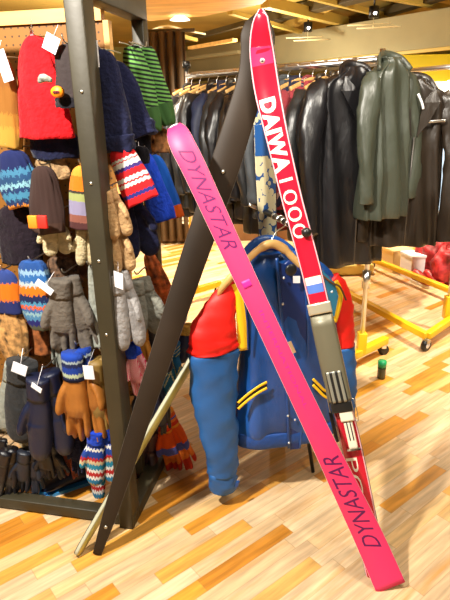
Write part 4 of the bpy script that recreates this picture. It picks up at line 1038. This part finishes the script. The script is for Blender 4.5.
hat('knit_hat', 'hat', 'dark hat with red and green specks above the grey-brown gloves', 62, 256, 282, 36, .07, mat('speckled', (.12, .06, .03), .9, var=.95, vs=60), P_round, seed=24, pegy=False)
hat('knit_hat', 'hat', 'pale mint-grey long ribbed hat left of the front post', 90, 266, 345, 27, .16, lgry, P_cone, tilt=-.08, seed=25, ribs=14, amp=.05)
gloves('gloves', 'pale grey knitted gloves with a white tag right of the front post', 119, 268, 345, 26, .2, wool('silver', (.28, .27, .27)), tilt=-.12, tagspec=(.03, -.04, .0, .045, .05, .3), fat=1.3, mitt=True)
gloves('gloves', 'grey wool gloves behind the pale grey pair', 137, 276, 334, 36, .1, wool('ash', (.20, .20, .17)), mitt=True, tilt=-.15, fat=1.2)
aut = mat('autumn_scarf', (.48, .10, .015), .8, var=.9, vs=40)
hat('patterned_scarf', 'scarf', 'orange-brown patterned scarf hanging right of the beige mittens', 148, 252, 318, 24, .0, aut, P_long, tilt=-.28, seed=26, ribs=8, amp=.08)
hat('patterned_scarf', 'scarf', 'brown and cream animal print scarf at the left edge', 8, 306, 360, 34, .15, mat('animal_print', (.42, .22, .07), .8, var=.95, vs=38), P_taper, seed=27, ribs=8, amp=.06)
hat('patterned_scarf', 'scarf', 'rust patterned scarf below the banded blue hat', 32, 322, 352, 34, .1, mat('rust_print', (.28, .08, .015), .8, var=.9, vs=40), P_round, seed=28, pegy=False)
# ---- row 4
gloves('ski_gloves', 'charcoal ski mitten with pale grey back at the left of the fourth row', 22, 358, 440, 44, .2, charc, mitt=True, pair=False, tilt=.15, cuffm=charc, tagspec=(.02, -.03, .01, .035, .03, .2), fat=1.5, cat='mittens')
gloves('ski_gloves', 'pale grey ski mitten peeking out behind the charcoal one', 16, 362, 432, 30, .15, lgry, mitt=True, pair=False, tilt=.3, fat=1.3, cat='mittens')
gloves('ski_gloves', 'dark navy ski mittens beside the tan leather gloves', 46, 368, 450, 38, .2, dknavy, mitt=True, pair=True, tilt=0, tagspec=(.02, -.05, -.01, .035, .014, .5), fat=1.5, cat='mittens')
gloves('mittens', 'cream lined mitten beneath the charcoal ski mitten', 22, 400, 448, 28, .12, crm, mitt=True, pair=False, pegy=False, fat=1.3, cat='mittens')
gloves('mittens', 'tan leather gloves with blue patterned cuffs left of the front post', 78, 345, 430, 36, .2, tanl, cuffm=knit('blue_white_cuff', [(0, DB), (.2, (.5, .6, .4)), (.35, B_c), (.6, DB), (.75, (.4, .5, .55)), (.85, B_c)], zig=.06, zf=9, ns=.08), tilt=-.06, cuffL=.075, fat=1.4)
bpy.data.objects[-1] if False else None
gloves('leather_gloves', 'olive-tan leather gloves behind the front post with a red and white tag', 102, 352, 432, 30, .16, mat('olive_leather', (.26, .16, .04), .5, bump=.3, bs=30), tilt=-.03, tagspec=(-.02, -.05, -.01, .045, .04, 0), fat=1.3)
gloves('gloves', 'dark brown leather glove just right of the front post', 122, 385, 445, 18, .12, mat('umber_leather', (.14, .08, .02), .5, bump=.3, bs=30), pair=False)
gloves('gloves', 'pink and white striped gloves with blue cuffs right of the front post', 131, 340, 394, 18, .16, stripes_mat('pink_stripes', (.7, .02, .12), (.75, .55, .5), 5, 3.5), cuffm=royal, pair=True, tilt=-.2)
gloves('gloves', 'orange suede glove beside the pink striped gloves', 141, 322, 384, 16, .1, mat('orange_suede', (.50, .20, .015), .7), pair=False, tilt=-.05)
gloves('gloves', 'dark navy gloves behind the black ski, upper', 152, 322, 372, 26, .02, dknavy, mitt=True, tilt=-.1)
tealp = knit('teal_yellow', [(0, (.01, .10, .2)), (.2, (.5, .5, .15)), (.26, (.01, .12, .25)), (.5, (.55, .55, .3)), (.56, (.012, .14, .28)), (.75, (.6, .5, .1)), (.8, (.01, .1, .22))], zig=.3, zf=2, ns=.08)
gloves('gloves', 'teal gloves with yellow pattern between the black ski and the blue sleeve', 170, 338, 396, 30, -.05, tealp, tilt=.2, mitt=True)
gloves('gloves', 'navy mittens with gold trim below the blue jacket shoulder', 186, 322, 362, 22, -.14, dknavy, mitt=True, cuffm=must)
# ---- row 5
gloves('leather_gloves', 'black leather gloves with spread fingers at the lower left', 11, 446, 500, 22, .22, blleath, tilt=.30, fat=1.1)
gloves('leather_gloves', 'long black leather gloves reaching towards the bottom rail', 29, 446, 488, 24, .19, mat('blue_black_leather', (.012, .017, .03), .45, bump=.3, bs=30), tilt=.12, fat=1.4)
gloves('leather_gloves', 'black leather gloves beneath the dark navy ski mittens', 47, 444, 474, 24, .18, blleath, tilt=-.15, fat=1.5)
gloves('leather_gloves', 'small black leather glove at the left edge over bright floor', 2, 438, 470, 14, .1, blleath, pair=False)
gloves('gloves', 'red-brown glove hanging low above the bottom rail', 30, 478, 508, 14, .12, mat('russet_leather', (.3, .05, .015), .5), pair=False)
gloves('gloves', 'russet patterned gloves under the navy ski mittens', 64, 424, 472, 20, .12, mat('russet_print', (.3, .06, .02), .7, var=.8, vs=50), tilt=0)
gloves('gloves', 'dark navy knitted gloves beneath the tan leather gloves', 79, 424, 470, 18, .16, navyw, tagspec=(.05, -.04, -.0, .02, .035, .9))
nb = knit('nordic_blue_glove', [(0, (.55, .35, .1)), (.1, (.02, .2, .4)), (.2, W_), (.26, (.5, .02, .02)), (.34, W_), (.4, (.02, .25, .4)), (.5, (.6, .5, .3)), (.56, (.5, .02, .02)), (.62, (.015, .06, .35)), (.75, W_), (.8, (.01, .05, .4))], zig=.04, zf=8, ns=.04)
gloves('mittens', 'blue, red and white patterned mittens left of the front post', 100, 424, 480, 30, .2, nb, mitt=True, cuffm=royal, cat='mittens', fat=1.2)
gloves('mittens', 'long patterned mitten behind the blue, red and white pair', 93, 440, 498, 18, .12, nb, mitt=True, pair=False, cat='mittens')
# grey slipper, navy slipper resting on the bottom rail area
def slipper(label, px, py, rz, m, tip, L=.26):
    p = onz(px, py); t = thing('slipper', label, 'slipper', p, None, (0, 0, rz))
    bm = BM(); rings = []
    for x, w, h in ((0, .015, .03), (.03, .035, .07), (.08, .038, .085), (.14, .042, .07), (.2, .045, .045), (.24, .035, .035), (.262, .012, .02)):
        rings.append([(x*L/.26, w*math.cos(a_), max(0.006, .012+h*(.5+.5*math.sin(a_)))) for a_ in [2*PI*k/14 for k in range(14)]])
    loft(bm, rings); link('upper', bm, m, t)
    bm = BM(); loft(bm, [[(x*L/.26, w*s, z) for s, z in ((-1, 0), (1, 0), (1, .014), (-1, .014))] for x, w in ((-.004, .02), (.03, .04), (.12, .042), (.22, .046), (.268, .02))]); link('sole', bm, tip, t, False)
    bm = BM(); ball(bm, (.225*L/.26, 0, .026), (.04, .04, .024), 14); link('toe_cap', bm, tip, t)
slipper('dark navy slipper with a bright blue toe on the floor inside the frame', 100, 476, PI+.45, dknavy, mat('bright_blue_rubber', (.03, .25, .6), .4), .27)
slipper('grey slipper on the floor inside the frame behind the navy one', 78, 462, PI+.25, mat('grey_felt', (.38, .36, .30), .8), mat('grey_rubber', (.4, .38, .3), .6), .24)
# right bottom by the rear post
gloves('gloves', 'orange, red and blue striped gloves between pale ski and blue sleeve', 164, 408, 466, 24, -.14, knit('orange_blue_glove', [(0, (.7, .04, .01)), (.25, (.85, .2, .02)), (.42, (.1, .12, .45)), (.55, (.8, .1, .01)), (.8, (.85, .3, .03))]), tilt=-.25, fat=1.3)
gloves('leather_gloves', 'dark brown leather gloves low beside the rear post', 148, 428, 500, 30, -.08, mat('dark_plum_leather', (.05, .02, .025), .35, bump=.3, bs=20, coat=.3), tilt=.22, fat=1.4)
gloves('gloves', 'navy blue gloves low behind the black ski', 150, 372, 425, 28, -.02, dknavy, mitt=True)
gloves('leather_gloves', 'black gloves behind the teal patterned gloves', 160, 385, 430, 20, -.05, blleath, tilt=.1)

# ------------------------------------------------------------------ lights
def area(name, loc, size, power, col, rot=(0, 0, 0), spread=None):
    l = bpy.data.lights.new(name, 'AREA'); l.shape = 'DISK'; l.size = size; l.energy = power; l.color = col
    if spread: l.spread = spread
    o = bpy.data.objects.new(name, l); C.objects.link(o); o.location = loc; o.rotation_euler = rot; return o
def spotl(name, loc, to, power, col, ang=80, r=.05):
    l = bpy.data.lights.new(name, 'SPOT'); l.energy = power; l.color = col; l.spot_size = math.radians(ang); l.spot_blend = .5; l.shadow_soft_size = r
    o = bpy.data.objects.new(name, l); C.objects.link(o); o.location = loc
    o.rotation_euler = (V(to)-V(loc)).to_track_quat('-Z', 'Y').to_euler(); return o
warm = (1, .86, .66)
spotl('key_lamp', (-1.15, .62, 2.72), (.1, 1.9, .3), 430, (1, .93, .82), 110, .05)
area('floor_fill_area', (.5, 1.1, 2.72), .7, 30, (1, .92, .78))  # added overhead area light that lifts the floor brightness, no real fixture
spotl('fill_spot', (1.4, .4, 2.9), (.6, 2.6, .3), 60, (1, .88, .7), 90, .07)  # unseen spot added as general fill
spotl('back_lamp', (-.9, 3.6, 2.68), (-1.0, 4.6, 0), 650, warm, 75, .08)
spotl('right_lamp', (2.0, 3.0, 2.68), (1.7, 4.0, 0), 450, warm, 90, .08)
spotl('far_lamp', (.9, 5.6, 2.6), (1.0, 6.6, 0), 420, warm, 130, .1)
spotl('jacket_lamp', (1.2, 1.3, 2.65), (.75, 3.2, 1.2), 110, (1, .92, .8), 60, .05)
def pointl(name, loc, power, col, r=.12):
    l = bpy.data.lights.new(name, 'POINT'); l.energy = power; l.color = col; l.shadow_soft_size = r
    o = bpy.data.objects.new(name, l); C.objects.link(o); o.location = loc
pointl('ceiling_fill_point', (-1.6, 7.2, 2.0), 60, warm)  # three unseen point lights added to brighten the far ceiling
pointl('ceiling_fill_point', (.6, 7.6, 2.0), 75, warm)
pointl('ceiling_fill_point', (3.0, 5.2, 2.1), 60, warm)
w = bpy.data.worlds.new('world'); sc.world = w; w.use_nodes = True
w.node_tree.nodes['Background'].inputs['Color'].default_value = (1, .86, .70, 1); w.node_tree.nodes['Background'].inputs['Strength'].default_value = .13
sc.view_settings.view_transform = 'Standard'; sc.view_settings.look = 'None'; sc.view_settings.gamma = 1; sc.view_settings.exposure = .3
sc.view_settings.use_curve_mapping = False
